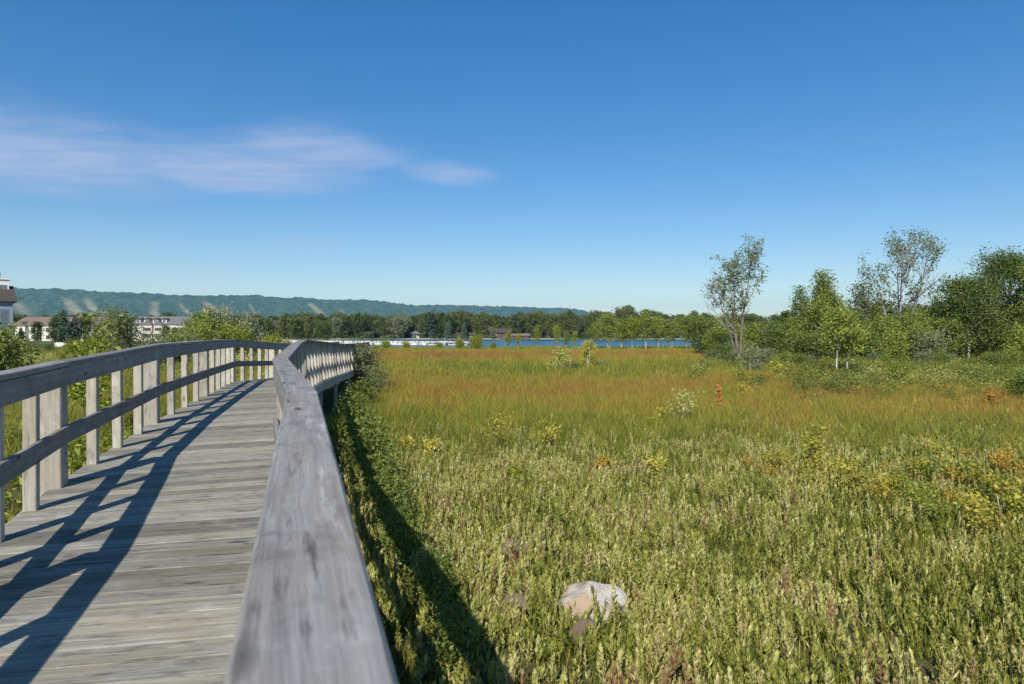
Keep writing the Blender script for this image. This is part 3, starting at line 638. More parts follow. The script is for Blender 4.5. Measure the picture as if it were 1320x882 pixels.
for k in range(16):
    x = rp.uniform(1150, 1330); y = rp.uniform(512, 535); kd = rp.choice((0, 1, 2, 3))
    yellow_plant(kd, gp(x, y), rp.uniform(.6, .9), ('yellow', 'orange', 'yellow', 'lime')[kd] + '-leaved plant scattered where tall grass meets meadow', 'plants where grass meets meadow: ' + ('yellow', 'orange', 'yellow', 'lime')[kd])
# white dead twig
l = gp(1293, 682); W = MB(); W.tube([(0,0,-.05), (.01,0,.12), (-.02,0,.22), (-.05,.01,.40)], [.008,.007,.006,.003], 5); W.tube([(-.02,0,.22), (.03,.0,.29)], [.005,.002], 4)
tag(W.obj('dead_twig', M['birch'], None, l), 'bare white crooked twig sticking up among the bog plants', 'twig')

# --- bushes beside the boardwalk
bush_spots = [(-3.55, 15.4, 1, .9), (-2.85, 12.6, 1, .95), (-2.35, 10.7, 1, .9), (-1.95, 9.2, 1, .85), (-1.60, 8.2, 0, .75), (-1.25, 7.1, 1, .7), (-.98, 6.1, 1, .65), (-.62, 5.1, 1, .55), (-3.9, 18, 1, 1.0), (-.35, 4.2, 1, .5)]
W, Lf = grow(seed=75, H=1.0, R=.42, prof='round', t0=.1, stems=6, spread=.25, nb=26, up=.6, leaf=.062, nleaf=1500, sig=.07, trunk_r=.012, k=4)
wayb = (W.mesh('stems', M['stem']), Lf.mesh('foliage', M['leaf_dark']))
for (x, d, kd, h) in bush_spots:
    r = empty('wayside_bush', (x, d, float(ground_z(x, d)) - .02), 'dark leafy bush growing hard against the boardwalk ' + ('posts by its raised hump' if d > 9 else 'in its long shadow'), 'bush', 'dark bushes by the ' + ('hump' if d > 9 else 'shadow'), rs.random() * 6.28); r.scale = (h * .95, h * .95, h)
    for nm, me in zip(('stems', 'foliage'), wayb):
        o = bpy.data.objects.new(nm, me); COL.objects.link(o); o.parent = r
d = 24; make_tree('silver_bush', at(467, d), 'tall grey-green bush at the bend of the boardwalk', 'bush', None, M['bark'], M['leaf_sage'], seed=80, H=1.85, R=.75, prof='column', t0=.06, stems=6, spread=.16, nb=34, up=.7, leaf=.075, nleaf=3600, sig=.11, trunk_r=.03)
d = 21.5; make_tree('silver_bush', at(484, d), 'brownish half-bare bush beside the tall grey-green bush', 'bush', None, M['bark'], M['leaf_sage'], seed=81, H=1.05, R=.5, prof='round', t0=.1, stems=6, spread=.25, nb=26, up=.6, leaf=.06, nleaf=700, sig=.1, trunk_r=.018, bare=.5)
for k, (x, y, h) in enumerate(((503, 648, .42), (518, 660, .34), (492, 632, .36), (545, 628, .26))):
    sapling('silver_plant', gp(x, y), h, h * .3, 'silvery white-leaved plant at the edge of the boardwalk shadow', 'silver plants in the boardwalk shadow', 'leaf_silver', 'stem', 270 + k, 160, .05, 4, .25, sig=.025, up=1.0, prof='column')

# --- left side of the boardwalk
for k, (x, d, h, mt) in enumerate([(-4.45, 6.6, 1.15, 'leaf_lime'), (-4.75, 7.3, .95, 'leaf_lime'), (-5.0, 7.9, 1.05, 'leaf_lime'), (-5.6, 9.8, .7, 'leaf_lime'), (-4.2, 5.6, .6, 'leaf_lime'), (-4.9, 6.2, .8, 'leaf_lime')]):
    sapling('lime_sapling', (x, d, float(ground_z(x, d)) - .02), h, .32, 'leafy lime green sapling showing between the railing pickets', 'saplings behind the railing pickets', 'leaf_lime', 'stem', 280 + k, 340, .085, 2, .2, 'sapling', sig=.06)
d = 13; make_tree('lime_sapling', at(108, d), 'bright lime sapling taller than the railing, in front of the lawn', 'sapling', None, M['stem'], M['leaf_lime'], seed=291, H=hgt(408, d), R=.55, prof='round', t0=.3, stems=3, spread=.18, nb=18, up=.5, leaf=.12, nleaf=600, sig=.09, trunk_r=.02)
d = 38; make_tree('olive_bush', at(163, d), 'broad grey-olive thicket with wispy top seen over the railing', 'bush', None, M['bark'], M['leaf_sage'], seed=292, H=hgt(399, d), R=1.25, prof='round', t0=.06, stems=8, spread=.26, nb=40, up=.7, leaf=.11, nleaf=6500, sig=.2, trunk_r=.05, bare=.15)
d = 55; make_tree('silver_tree', at(278, d), 'silvery pale poplar with pointed top seen over the railing', 'tree', None, M['bark'], M['leaf_silver'], seed=293, H=hgt(397, d), R=1.7, prof='column', t0=.08, stems=4, spread=.16, nb=40, up=.8, leaf=.15, nleaf=5500, sig=.2, trunk_r=.07)
d = 58; make_tree('silver_tree', at(326, d), 'shorter silvery pale poplar beside the railing hump', 'tree', None, M['bark'], M['leaf_silver'], seed=294, H=hgt(406, d), R=1.3, prof='column', t0=.08, stems=3, spread=.16, nb=34, up=.8, leaf=.15, nleaf=3600, sig=.2, trunk_r=.06)
for (x, d, kd, h) in [(258, 50, 0, 3.6), (256, 46, 0, 3.0), (300, 52, 2, 2.9), (310, 56, 2, 2.6), (345, 54, 2, 2.0), (355, 60, 2, 2.2), (225, 40, 2, 2.2), (205, 38, 3, 2.1), (235, 44, 3, 2.3), (370, 62, 2, 1.6), (392, 66, 2, 1.6), (130, 42, 0, 2.3), (118, 40, 2, 1.9), (-2, 22, 0, 2.1), (-16, 20, 1, 2.3), (6, 30, 1, 1.6), (40, 60, 3, 1.6), (62, 70, 3, 1.4), (92, 55, 2, 1.7)]:
    shrub(kd, at(x, d), h / protos[kd][2], f'{KN[kd]} shrub on the meadow beyond the railing', f'{KN[kd]} shrubs beyond the railing')

# ------------------------------------------------------------------ buildings and far trees
M['white_wall'] = plain('white_siding', (.66, .63, .57), .8, var=.06); M['pink_wall'] = plain('cream_siding', (.60, .50, .43), .8, var=.06)
M['blue_wall'] = plain('grey_blue_siding', (.22, .27, .33), .8, var=.08); M['brown_roof'] = plain('brown_shingles', (.19, .145, .11), .9, var=.2, scale=1.5); M['grey_roof'] = plain('grey_shingles', (.16, .16, .165), .9, var=.2, scale=1.5)
M['dark_roof'] = plain('dark_roofing', (.075, .06, .05), .9, var=.2); M['trim'] = plain('white_trim', (.74, .73, .70), .6, var=.04); M['cabin'] = plain('brown_boards', (.12, .075, .05), .85, var=.2)
M['balc'] = plain('balcony_rail', (.55, .52, .47), .7, var=.05)
t = NT('window_glass'); M['glass'] = t.done(t.pbr((.03, .045, .06), .08, None, .8))
t = NT('tall_glass'); M['tallglass'] = t.done(t.pbr((.07, .12, .16), .1, None, .8))
def part(name, lo, hi, mat, parent):
    m = MB(); m.box(lo, hi); return m.obj(name, M[mat], parent)
def gable_roof(parent, x0, x1, y0, y1, z, h, mat, along='x', over=.4, name='roof', tk=.18):
    m = MB(); x0 -= over; x1 += over; y0 -= over; y1 += over
    if along == 'x':
        ym = (y0 + y1) / 2; V = [(x0, y0, z), (x1, y0, z), (x1, y1, z), (x0, y1, z), (x0, ym, z + h), (x1, ym, z + h)]
    else:
        xm = (x0 + x1) / 2; V = [(x0, y1, z), (x0, y0, z), (x1, y0, z), (x1, y1, z), (xm, y1, z + h), (xm, y0, z + h)]
    V2 = V + [(a, b, c - tk) for a, b, c in V[:4]]
    m.add(V2, [(0, 1, 5, 4), (2, 3, 4, 5), (0, 6, 7, 1), (1, 7, 8, 2), (2, 8, 9, 3), (3, 9, 6, 0), (6, 9, 8, 7)] ); m.F.append(np.array([(1, 2, 5), (3, 0, 4)])); m.M.append(0)
    return m.obj(name, M[mat], parent)
def gable_wall(parent, x0, x1, y0, y1, z, h, mat, name='gable'):
    m = MB(); xm = (x0 + x1) / 2
    m.add([(x0, y0, z), (x1, y0, z), (xm, y0, z + h), (x0, y1, z), (x1, y1, z), (xm, y1, z + h)], [(0, 1, 4, 3), (1, 2, 5, 4), (2, 0, 3, 5)]); m.F.append(np.array([(0, 2, 1), (3, 4, 5)])); m.M.append(0)
    return m.obj(name, M[mat], parent)
def window(parent, x, z, w, h, y, mat='glass', frame='trim', bars=1):
    f = part('window', (x - w / 2 - .08, y - .06, z - .08), (x + w / 2 + .08, y + .02, z + h + .08), frame, parent)
    n = bars + 1; bw = w / n
    for k in range(n): part('pane', (x - w / 2 + k * bw + .03, y - .085, z), (x - w / 2 + (k + 1) * bw - .03, y - .055, z + h), mat, f)
    return f

# glazed lodge at the frame edge
D = 110.; bx = px(0, d=D); z0 = 0.
lod = empty('lodge', (-90.4, 109.4, .0), 'tall grey-blue lodge with dark gabled roof, high glass front and white cupola', 'building', None, math.radians(40))
part('wall', (-10, -6, -1), (8.05, 8, 7.6), 'blue_wall', lod)
gable_roof(lod, -10, 8.05, -6, 8, 7.6, 2.8, 'dark_roof', 'x', .55)
for x in (-7.4, -4.6, -1.8, .4, 1.9, 3.4, 4.9, 6.5): window(lod, x + .4, 1.6, 1.0, 4.6, -6, 'tallglass', 'blue_wall', 0)
for y in (-4.4, -2.2, .2, 2.6, 5.0):
    f = part('window', (8.03, y - .7, 1.6), (8.10, y + .7, 6.2), 'blue_wall', lod); part('pane', (8.09, y - .6, 1.7), (8.13, y + .6, 6.1), 'tallglass', f)
part('trim_band', (-10.2, -6.25, 7.15), (6.4, -6.02, 7.38), 'trim', lod); part('trim_band', (-10.05, -6.12, 1.05), (8.08, -6.01, 1.3), 'trim', lod)
cu = part('cupola', (5.7, -.9, 9.0), (7.9, 1.3, 11.3), 'trim', lod); part('louvre', (6.0, -.96, 9.6), (7.6, -.89, 10.4), 'grey_roof', cu); part('cupola_roof', (5.5, -1.1, 11.3), (8.1, 1.5, 11.5), 'trim', cu)
m = MB(); m.tube([(6.8, .2, 11.45), (6.8, .2, 12.6)], .05, 6); m.obj('antenna', M['grey_roof'], lod)
# long condominium block with brown roof and white gables
D = 240.; x0, x1 = px(14, d=D), px(122, d=D); cx_ = (x0 + x1) / 2
con = empty('condominium', (cx_, D + 6, 0), 'long low white block with brown roof and white gables behind the dark trees', 'building'); hw = (x1 - x0) / 2
part('wall', (-hw, -4, -1), (hw, 8, 5.6), 'white_wall', con); gable_roof(con, -hw, hw, -4, 8, 5.6, 3.1, 'brown_roof', 'x', .6)
for k, gx in enumerate((-11.5, -7.2, -2.0, 3.5, 9.0, 12.6)):
    part('bay', (gx - 1.5, -5.6, -1), (gx + 1.5, -3.9, 5.2), 'white_wall', con); gable_wall(con, gx - 1.5, gx + 1.5, -5.6, -3.0, 5.2, 1.7, 'white_wall')
    gable_roof(con, gx - 1.5, gx + 1.5, -5.5, -1.0, 5.25, 1.72, 'brown_roof', 'y', .25, 'bay_roof', .1)
    for z in (.6, 3.1): window(con, gx, z, 1.3, 1.4, -5.6)
for x in np.arange(-13, 14, 2.2):
    if min(abs(x - g) for g in (-11.5, -7.2, -2.0, 3.5, 9.0, 12.6)) > 2.1:
        for z in (.8, 3.3): window(con, x, z, 1.0, 1.3, -4)
# condominium with grey roof, dormers and balconies
D = 235.; x0, x1 = px(166, d=D), px(241, d=D); cx_ = (x0 + x1) / 2; hw = (x1 - x0) / 2
con = empty('condominium', (cx_, D + 5, 0), 'cream three-storey block with grey roof, dormers and stacked balconies', 'building')
part('wall', (-hw, -3, -1), (hw, 8, 5.9), 'white_wall', con); gable_roof(con, -hw, hw, -3, 8, 5.9, 2.8, 'grey_roof', 'x', .4)
for gx in (-8.2, -5.2, -2.2, .9):                                             # dormers
    dm = part('dormer', (gx - .8, -2.4, 6.2), (gx + .8, .8, 7.5), 'trim', con); gable_roof(con, gx - .8, gx + .8, -2.4, .9, 7.5, .55, 'dark_roof', 'y', .15, 'dormer_roof', .08); window(con, gx, 6.55, 1.0, .75, -2.4)
for gx, w in ((-4.1, 1.7), (-.3, 1.5), (8.2, 1.5)):                            # balcony bays
    part('bay', (gx - w, -4.3, -1), (gx + w, -2.9, 5.5), 'pink_wall', con); gable_wall(con, gx - w, gx + w, -4.3, -2.5, 5.5, 1.6, 'pink_wall'); gable_roof(con, gx - w, gx + w, -4.25, -1.6, 5.55, 1.62, 'grey_roof', 'y', .2, 'bay_roof', .1)
    for z in (.2, 2.6, 4.0)[:2]:
        part('balcony_opening', (gx - w + .35, -4.34, z + .1), (gx + w - .35, -4.28, z + 2.0), 'glass', con); part('balcony', (gx - w + .1, -5.0, z - .1), (gx + w - .1, -4.36, z + .05), 'trim', con)
        part('balustrade', (gx - w + .1, -5.02, z + .07), (gx + w - .1, -4.94, z + .9), 'balc', con)
for x in (2.6, 4.2, 5.6):
    for z in (.5, 3.2): window(con, x, z, .9, 1.5, -3)
part('chimney', (8.6, 2.0, 7.0), (9.6, 3.0, 9.4), 'dark_roof', con)
D = 228.; cx_ = px(134, d=D)
hs = empty('house', (cx_, D + 5, 0), 'pale pink gabled house end beside the dark trees', 'building')
part('wall', (-3.0, -4, -1), (3.0, 6, 5.2), 'pink_wall', hs); gable_wall(hs, -3.0, 3.0, -4.0, -3.7, 5.2, 2.0, 'pink_wall'); gable_roof(hs, -3.0, 3.0, -3.95, 6, 5.25, 2.02, 'brown_roof', 'y', .3)
for x in (-1.4, 1.2):
    for z in (.8, 3.2): window(hs, x, z, .9, 1.3, -4)
# cabins on the far shore
def cabin(name, x, D, w, dep, h, rh, wall, roof, label, axis='x'):
    r = empty(name, (px(x, d=D), D, .45), label, 'cabin'); part('wall', (-w / 2, -dep / 2, -.6), (w / 2, dep / 2, h), wall, r); gable_roof(r, -w / 2, w / 2, -dep / 2, dep / 2, h, rh, roof, axis, .7)
    part('door', (-.5, -dep / 2 - .05, 0), (.5, -dep / 2 + .02, 2.0), 'dark_roof', r)
    for k in (-1, 1): window(r, k * w * .32, .9, 1.4, 1.2, -dep / 2)
    if axis == 'y': gable_wall(r, -w / 2, w / 2, -dep / 2, -dep / 2 + .3, h, rh * .9, wall)
cabin('cabin', 646, 362, 9.5, 7, 3.0, 2.2, 'cabin', 'dark_roof', 'brown cabin with dark roof on the far lake shore')
cabin('cottage', 536, 372, 4.5, 5, 2.4, 1.6, 'balc', 'grey_roof', 'small white cottage under the big willow on the far shore', 'y')
cabin('boathouse', 669, 360, 10, 4, 1.5, .9, 'cabin', 'brown_roof', 'low reddish boathouse next to the brown cabin')
cabin('cottage', 600, 364, 9, 5, 2.0, 1.0, 'cabin', 'dark_roof', 'low dark cottage between two conifers on the far shore')

# far trees: each kind is one mesh, copied
far = []
specs = [('round', .12, 3.6, 'leaf_far'), ('round', .10, 4.2, 'leaf_far'), ('column', .08, 3.2, 'leaf_far'), ('round', .08, 4.4, 'leaf_far_light'), ('cone', .05, 2.3, 'leaf_far_conifer'), ('column', .10, 3.6, 'leaf_far')]
for k, (pr, t0, R, mt) in enumerate(specs):
    W, Lf = grow(seed=400 + k, H=11, R=R, prof=pr, t0=t0, nb=40, up=.5 if pr != 'cone' else .05, leaf=.55, nleaf=2400, sig=.5, trunk_r=.22, k=5, aspect=.7, twig=2)
    for V, F in zip(Lf.V, Lf.F): pass
    n0 = W.n
    for V, F in zip(Lf.V, Lf.F): W.V.append(V); W.F.append(F + n0); W.M.append(1)
    far.append(W.mesh('far_tree', [M['bark'], M[mt]]))
rf = random.Random(12)
FK = ('round dark tree', 'broad dark tree', 'upright dark tree', 'pale willow', 'dark conifer', 'upright green tree')
def fartree(k, x, D, h, label, group, wid=1.0):
    o = bpy.data.objects.new('far_tree', far[k]); COL.objects.link(o); X = px(x, d=D); o.location = (X, D, float(ground_z(X, D)) - .05)
    s = h / 11.; o.scale = (s * wid * rf.uniform(.9, 1.15), s * wid * rf.uniform(.9, 1.15), s); o.rotation_euler = (0, 0, rf.random() * 6.28)
    return tag(o, label, 'tree', group)
x = 232.
while x < 905:
    D = rf.uniform(366, 382); k = rf.choice((0, 1, 2, 5, 0, 1, 5, 4) if x > 560 else (0, 1, 5, 2, 3, 0, 5))
    if x < 430: D = rf.uniform(255, 300)
    base = 13 if x > 430 else 9.0
    h = base * rf.uniform(.78, 1.12)
    if not (522 < x < 548 or 632 < x < 662):
        lm = min(((280, 'behind the silvery poplars'), (420, 'beyond the end of the boardwalk'), (514, 'near the big pale willow'), (590, 'near the low dark cottage'), (650, 'near the brown cabin'), (735, 'between brown cabin and birches'), (840, 'behind the lakeside birches')), key=lambda q: abs(q[0] - x))[1]
        fartree(k, x, D, h, f'{FK[k]} of the wooded band across the water, {lm}', f'{FK[k]}s across the water {lm}')
    x += rf.uniform(8, 13) * (11 / 13 if x > 430 else 1.1)
fartree(3, 514, 360, 11.0, 'big rounded pale willow beside the white cottage', None, 1.25)
fartree(4, 555, 372, 14.5, 'tall dark conifer behind the white cottage', None, 1.3)
fartree(4, 577, 358, 9.5, 'pale pointed conifer nearest the low dark cottage', None, .9)
fartree(4, 598, 357, 9.0, 'pointed blue-grey conifer in front of the low dark cottage', None, .9)
fartree(3, 634, 357, 6.0, 'round light green tree beside the brown cabin', None, .9)
for (xx, DD, hh, kk) in ((804, 372, 15.5, 1), (812, 376, 16.5, 0), (798, 380, 14.5, 2), (845, 380, 13, 4), (855, 380, 12, 4)):
    fartree(kk, xx, DD, hh, f'{FK[kk]} standing high above the lakeside birches', f'{FK[kk]}s above the birches')
# dark trees by the condominiums
for (xx, DD, hh, kk, w, lab) in ((48, 150, 4.6, 1, .9, 'rounded dark tree in front of the white gables'), (72, 150, 5.8, 0, 1.0, 'broad russet-green tree beside the dark spruces'), (83, 148, 7.6, 4, 1.0, 'taller of the two dark spruces behind the lawn'),
                           (97, 150, 6.4, 4, .9, 'shorter dark spruce nearer the pink gabled house'), (110, 152, 5.6, 1, .9, 'dark broad tree next to the pink gabled house'), (126, 150, 4.2, 2, .9, 'dark bushy tree below the pink gabled house'),
                           (28, 112, 2.6, 1, .8, 'dark clipped tree beside the lodge'), (22, 112, 1.4, 1, 1.0, 'low dark hedge bush beside the lodge'), (254, 150, 6.3, 5, .8, 'green tree at the end of the balconied block'), (214, 190, 4.6, 5, .9, 'small tree in front of the balconied block'), (226, 190, 4.0, 5, .9, 'lower small tree near the outer end of the balconied block')):
    fartree(kk, xx, DD, hh, lab, None, w)

# ------------------------------------------------------------------ scattered plants (uncountable: stuff)
def scatter(name, P, rot, scl, idx, tint, meshes, label, cat):
    """One object whose points carry instances of the given plant meshes."""
    me = bpy.data.meshes.new(name); me.vertices.add(len(P)); me.vertices.foreach_set('co', np.asarray(P, np.float32).ravel())
    def attr(n, typ, val, key='value'):
        a = me.attributes.new(n, typ, 'POINT'); a.data.foreach_set(key, np.asarray(val).ravel())
    attr('rot', 'FLOAT_VECTOR', np.asarray(rot, np.float32), 'vector'); attr('scl', 'FLOAT_VECTOR', np.asarray(scl, np.float32), 'vector')
    attr('idx', 'INT', np.asarray(idx, np.int32)); attr('tint', 'FLOAT', np.asarray(tint, np.float32))
    col = bpy.data.collections.new(name + '_kinds')
    for k, m in enumerate(meshes):
        o = bpy.data.objects.new(f'{name}_kind_{k:02d}', m); col.objects.link(o)
    ng = bpy.data.node_groups.new(name, 'GeometryNodeTree')
    ng.interface.new_socket('Geometry', in_out='INPUT', socket_type='NodeSocketGeometry'); ng.interface.new_socket('Geometry', in_out='OUTPUT', socket_type='NodeSocketGeometry')
    gi = ng.nodes.new('NodeGroupInput'); go = ng.nodes.new('NodeGroupOutput'); ci = ng.nodes.new('GeometryNodeCollectionInfo'); ip = ng.nodes.new('GeometryNodeInstanceOnPoints')
    ci.inputs[0].default_value = col; ci.inputs['Separate Children'].default_value = True; ci.inputs['Reset Children'].default_value = True
    def na(n, typ):
        a = ng.nodes.new('GeometryNodeInputNamedAttribute'); a.data_type = typ; a.inputs[0].default_value = n; return a.outputs[0]
    L = ng.links.new
    L(gi.outputs[0], ip.inputs['Points']); L(ci.outputs[0], ip.inputs['Instance']); ip.inputs['Pick Instance'].default_value = True
    L(na('idx', 'INT'), ip.inputs['Instance Index']); L(na('scl', 'FLOAT_VECTOR'), ip.inputs['Scale'])
    e2r = ng.nodes.new('FunctionNodeEulerToRotation'); L(na('rot', 'FLOAT_VECTOR'), e2r.inputs[0]); L(e2r.outputs[0], ip.inputs['Rotation'])
    L(ip.outputs[0], go.inputs[0])
    o = bpy.data.objects.new(name, me); COL.objects.link(o); md = o.modifiers.new('plants', 'NODES'); md.node_group = ng
    return tag(o, label, cat, kind='stuff')

M['herb'] = blade_mat('herb_leaves', [(0, (.11, .14, .025)), (.25, (.28, .30, .055)), (.5, (.49, .48, .13)), (.72, (.64, .61, .27)), (.88, (.46, .36, .17)), (1, (.33, .20, .10))], .35, .35, .3)
M['blade'] = blade_mat('grass_blades', [(0, (.12, .165, .024)), (.3, (.29, .31, .042)), (.5, (.41, .345, .055)), (.72, (.40, .245, .055)), (1, (.36, .165, .055))], .35, .4, .3)

def blades(rng, n, R, H, w, curve=.35, seg=2, spread=.25):
    mb = MB(); a = rng.random(n) * 6.283; r = R * np.sqrt(rng.random(n)); h = H * (.55 + .5 * rng.random(n)); w = w * (.7 + .6 * rng.random(n))
    bx, by = r * np.cos(a), r * np.sin(a); la = rng.random(n) * 6.283; ln = h * curve * (.3 + rng.random(n)); fa = rng.random(n) * 6.283
    sx, sy = np.cos(fa) * w / 2, np.sin(fa) * w / 2; rows = []
    for k in range(seg + 1):
        t = k / seg; ox, oy = bx + np.cos(la) * ln * t ** 1.8, by + np.sin(la) * ln * t ** 1.8; z = h * t * (1 - .12 * t) - .02
        wt = 1 - t if k == seg else 1 - .35 * t
        rows.append((np.stack([ox - sx * wt, oy - sy * wt, z], 1), np.stack([ox + sx * wt, oy + sy * wt, z], 1)))
    nv = 2 * seg + 1; V = np.empty((n, nv, 3))
    for k in range(seg): V[:, 2 * k], V[:, 2 * k + 1] = rows[k]
    V[:, nv - 1] = rows[seg][0]
    b = np.arange(n)[:, None] * nv
    F4 = np.concatenate([b + np.array([[2 * k, 2 * k + 1, 2 * k + 3, 2 * k + 2]]) for k in range(seg - 1)]); F3 = b + np.array([[2 * seg - 2, 2 * seg - 1, 2 * seg]])
    mb.V.append(V.reshape(-1, 3)); mb.n = n * nv; mb.F += [F4, F3]; mb.M += [0, 0]
    return mb
def herb(rng, stems, H, nl, leaf, width):
    mb = MB()
    for s in range(stems):
        a0 = rng.random() * 6.283; off = np.array([math.cos(a0), math.sin(a0)]) * .05 * rng.random() * stems; h = H * (.6 + .5 * rng.random()); la = rng.random() * 6.283; ln = h * .22 * rng.random()
        P = np.array([[off[0] + math.cos(la) * ln * t ** 1.5, off[1] + math.sin(la) * ln * t ** 1.5, h * t - .02] for t in (0, .35, .7, 1)])
        mb.tube(P, [.0028, .0024, .0018, .001], 3)
        t = np.linspace(.22, 1, nl); C = np.stack([np.interp(t, (0, .35, .7, 1), P[:, i]) for i in range(3)], 1); az = np.arange(nl) * 2.4 + rng.random() * 6
        el = np.radians(30 + 45 * t + rng.normal(size=nl) * 10); d = np.stack([np.cos(az) * np.cos(el), np.sin(az) * np.cos(el), np.sin(el)], 1); L = leaf * (.7 + .5 * rng.random(nl)) * (1.1 - .35 * t)
        sd = np.stack([-np.sin(az), np.cos(az), np.zeros(nl)], 1); nn = np.cross(sd, d)
        w = width * (.8 + .4 * rng.random(nl)); b = C; m = C + d * (L * .5)[:, None] + nn * (L * .06)[:, None]; tip = C + d * L[:, None] - nn * (L * .12)[:, None]
        V = np.stack([b, m + sd * w[:, None] / 2 - nn * (w * .3)[:, None], tip, m - sd * w[:, None] / 2 - nn * (w * .3)[:, None], m], 1).reshape(-1, 3); q = np.arange(nl)[:, None] * 5
        mb.add(V, np.concatenate([q + np.array([[0, 1, 4]]), q + np.array([[1, 2, 4]]), q + np.array([[2, 3, 4]]), q + np.array([[3, 0, 4]])]))
    return mb
rng = np.random.default_rng(42)
herbs = [herb(rng, s, H, nl, lf, w).mesh('herb', M['herb']) for s, H, nl, lf, w in ((2, .20, 14, .060, .021), (3, .17, 12, .055, .019), (1, .25, 18, .062, .020), (4, .14, 10, .065, .024), (2, .22, 20, .045, .014), (4, .12, 9, .055, .026))]
tuft_n = [blades(rng, n, R, H, w, c, 3).mesh('grass_tuft', M['blade']) for n, R, H, w, c in ((16, .07, .24, .006, .6), (22, .10, .20, .005, .7), (12, .05, .29, .006, .45))]
tuft_m = [blades(rng, n, R, H, w, c, 2).mesh('grass_clump', M['blade']) for n, R, H, w, c in ((70, .26, .52, .009, .35), (60, .24, .46, .009, .5), (80, .30, .60, .010, .3))]
tuft_f = [blades(rng, n, R, H, w, c, 2).mesh('grass_swathe', M['blade']) for n, R, H, w, c in ((90, .62, .60, .022, .3), (80, .58, .52, .022, .4), (90, .66, .68, .024, .25))]

def off_walk(x, d, m=.0):
    """True where the point is not under the boardwalk."""
    lx = np.interp(d, PL[:, 1], PL[:, 0]); rx = np.interp(d, PR[:, 1], PR[:, 0])
    return (x < lx - .1 - m) | (x > rx + .1 + m) | (d > 31)
def frustum(n, d0, d1, left, right, power=1.0):
    """n random ground points between depths d0..d1 inside the photographed wedge and a margin."""
    u = rng.random(n); d = np.sqrt(d0 ** 2 + u ** power * (d1 ** 2 - d0 ** 2)); x = (left + (right - left) * rng.random(n)) * d
    return x, d
def pack(x, d, smin, smax, tilt=.12):
    n = len(x); z = ground_z(x, d); rot = np.stack([rng.normal(size=n) * tilt, rng.normal(size=n) * tilt, rng.random(n) * 6.283], 1)
    s = smin + (smax - smin) * rng.random(n); return np.stack([x, d, z], 1), rot, np.stack([s, s, s * (.8 + .4 * rng.random(n))], 1)
def rust(x, d):
    """0 green .. 1 rust-red: the colour zones of the marsh, laid out on the ground."""
    y = HZ + EYE * FPX / d; c = 660 + FPX * x / d; g = lambda v, m, s: np.exp(-((v - m) / s) ** 2)
    f = .33 + .50 * g(y, 464, 7) * (.55 + .45 * g(c, 560, 170)) + .32 * g(y, 512, 24) * np.clip((c - 430) / 120, .3, 1) * (1 - .35 * np.clip((c - 900) / 200, 0, 1)) + .14 * g(y, 545, 16) * np.clip((c - 850) / 150, 0, 1) - .12 * g(y, 486, 8) - .08 * g(y, 590, 25)
    f = f - .22 * np.clip((c - 980) / 120, 0, 1) * np.clip((515 - y) / 20, 0, 1)
    f = f + .50 * (fbm(x * .30, d * .22, 61, 4) - .5) + .35 * (fbm(x * 1.7, d * 1.1, 66, 2) - .5) + rng.normal(size=np.shape(x)) * .10
    return np.clip(f, .02, .98)
# near herbs, right of the boardwalk
x, d = frustum(48000, 2.2, 17.5, -.75, .98); y = HZ + EYE * FPX / d
lowf = np.clip((y - 545) / 45, 0, 1); gaps = np.clip((fbm(x * 1.6, d * 1.6, 78, 3) - .30) * 5, .25, 1); keep = off_walk(x, d, -.02) & (rng.random(len(x)) < (.12 + .88 * lowf) * gaps) & ((x > np.interp(d, PR[:, 1], PR[:, 0])))
x, d = x[keep], d[keep]; P, R_, S = pack(x, d, .65, 1.25); tn = .42 + .75 * (fbm(x * .8, d * .8, 71, 3) - .5) + .45 * (vnoise(x * 4, d * 4, 75) - .5) + rng.normal(size=len(x)) * .16 + .30 * (vnoise(x * 2.3, d * 2.3, 79) > .80)
scatter('low_herbs', P, R_, S, rng.integers(0, len(herbs), len(x)), np.clip(tn, .02, .97), herbs, 'pale green leafy herbs covering the marsh near the boardwalk', 'herbs')
# fine grass between the herbs and on the left bank
x, d = frustum(11000, 2.2, 18, -1.0, 1.0); keep = off_walk(x, d); x, d = x[keep], d[keep]; P, R_, S = pack(x, d, .6, 1.15)
scatter('fine_grass', P, R_, S, rng.integers(0, 3, len(x)), np.clip(rust(x, d) - .05, 0, 1), tuft_n, 'fine green and tan grass growing through the low herbs', 'grass')
# the marsh grass proper
x1, d1 = frustum(16000, 9.5, 32, -1.0, .95); y = HZ + EYE * FPX / d1; keep = off_walk(x1, d1, .25) & (rng.random(len(x1)) < np.clip((600 - y) / 45, 0, 1)); x1, d1 = x1[keep], d1[keep]
P, R_, S = pack(x1, d1, .75, 1.2); S[:, 2] *= .85
scatter('marsh_grass', P, R_, S, rng.integers(0, 3, len(x1)), rust(x1, d1), tuft_m, 'tall marsh grass in green, ochre and rust patches across the open marsh', 'grass')
x2, d2 = frustum(26000, 30, 89, -.92, .9); keep = d2 < near_shore(x2) - .5; x2, d2 = x2[keep], d2[keep]; P, R_, S = pack(x2, d2, .8, 1.25)
tn = rust(x2, d2); lm = x2 < -.24 * d2; tn = np.where(lm, np.clip(tn - .28 * np.clip((d2 - 34) / 15, 0, 1), 0, 1), tn)
scatter('far_marsh_grass', P, R_, S, rng.integers(0, 3, len(x2)), tn, tuft_f, 'russet and green marsh grass reaching to the lake shore', 'grass')
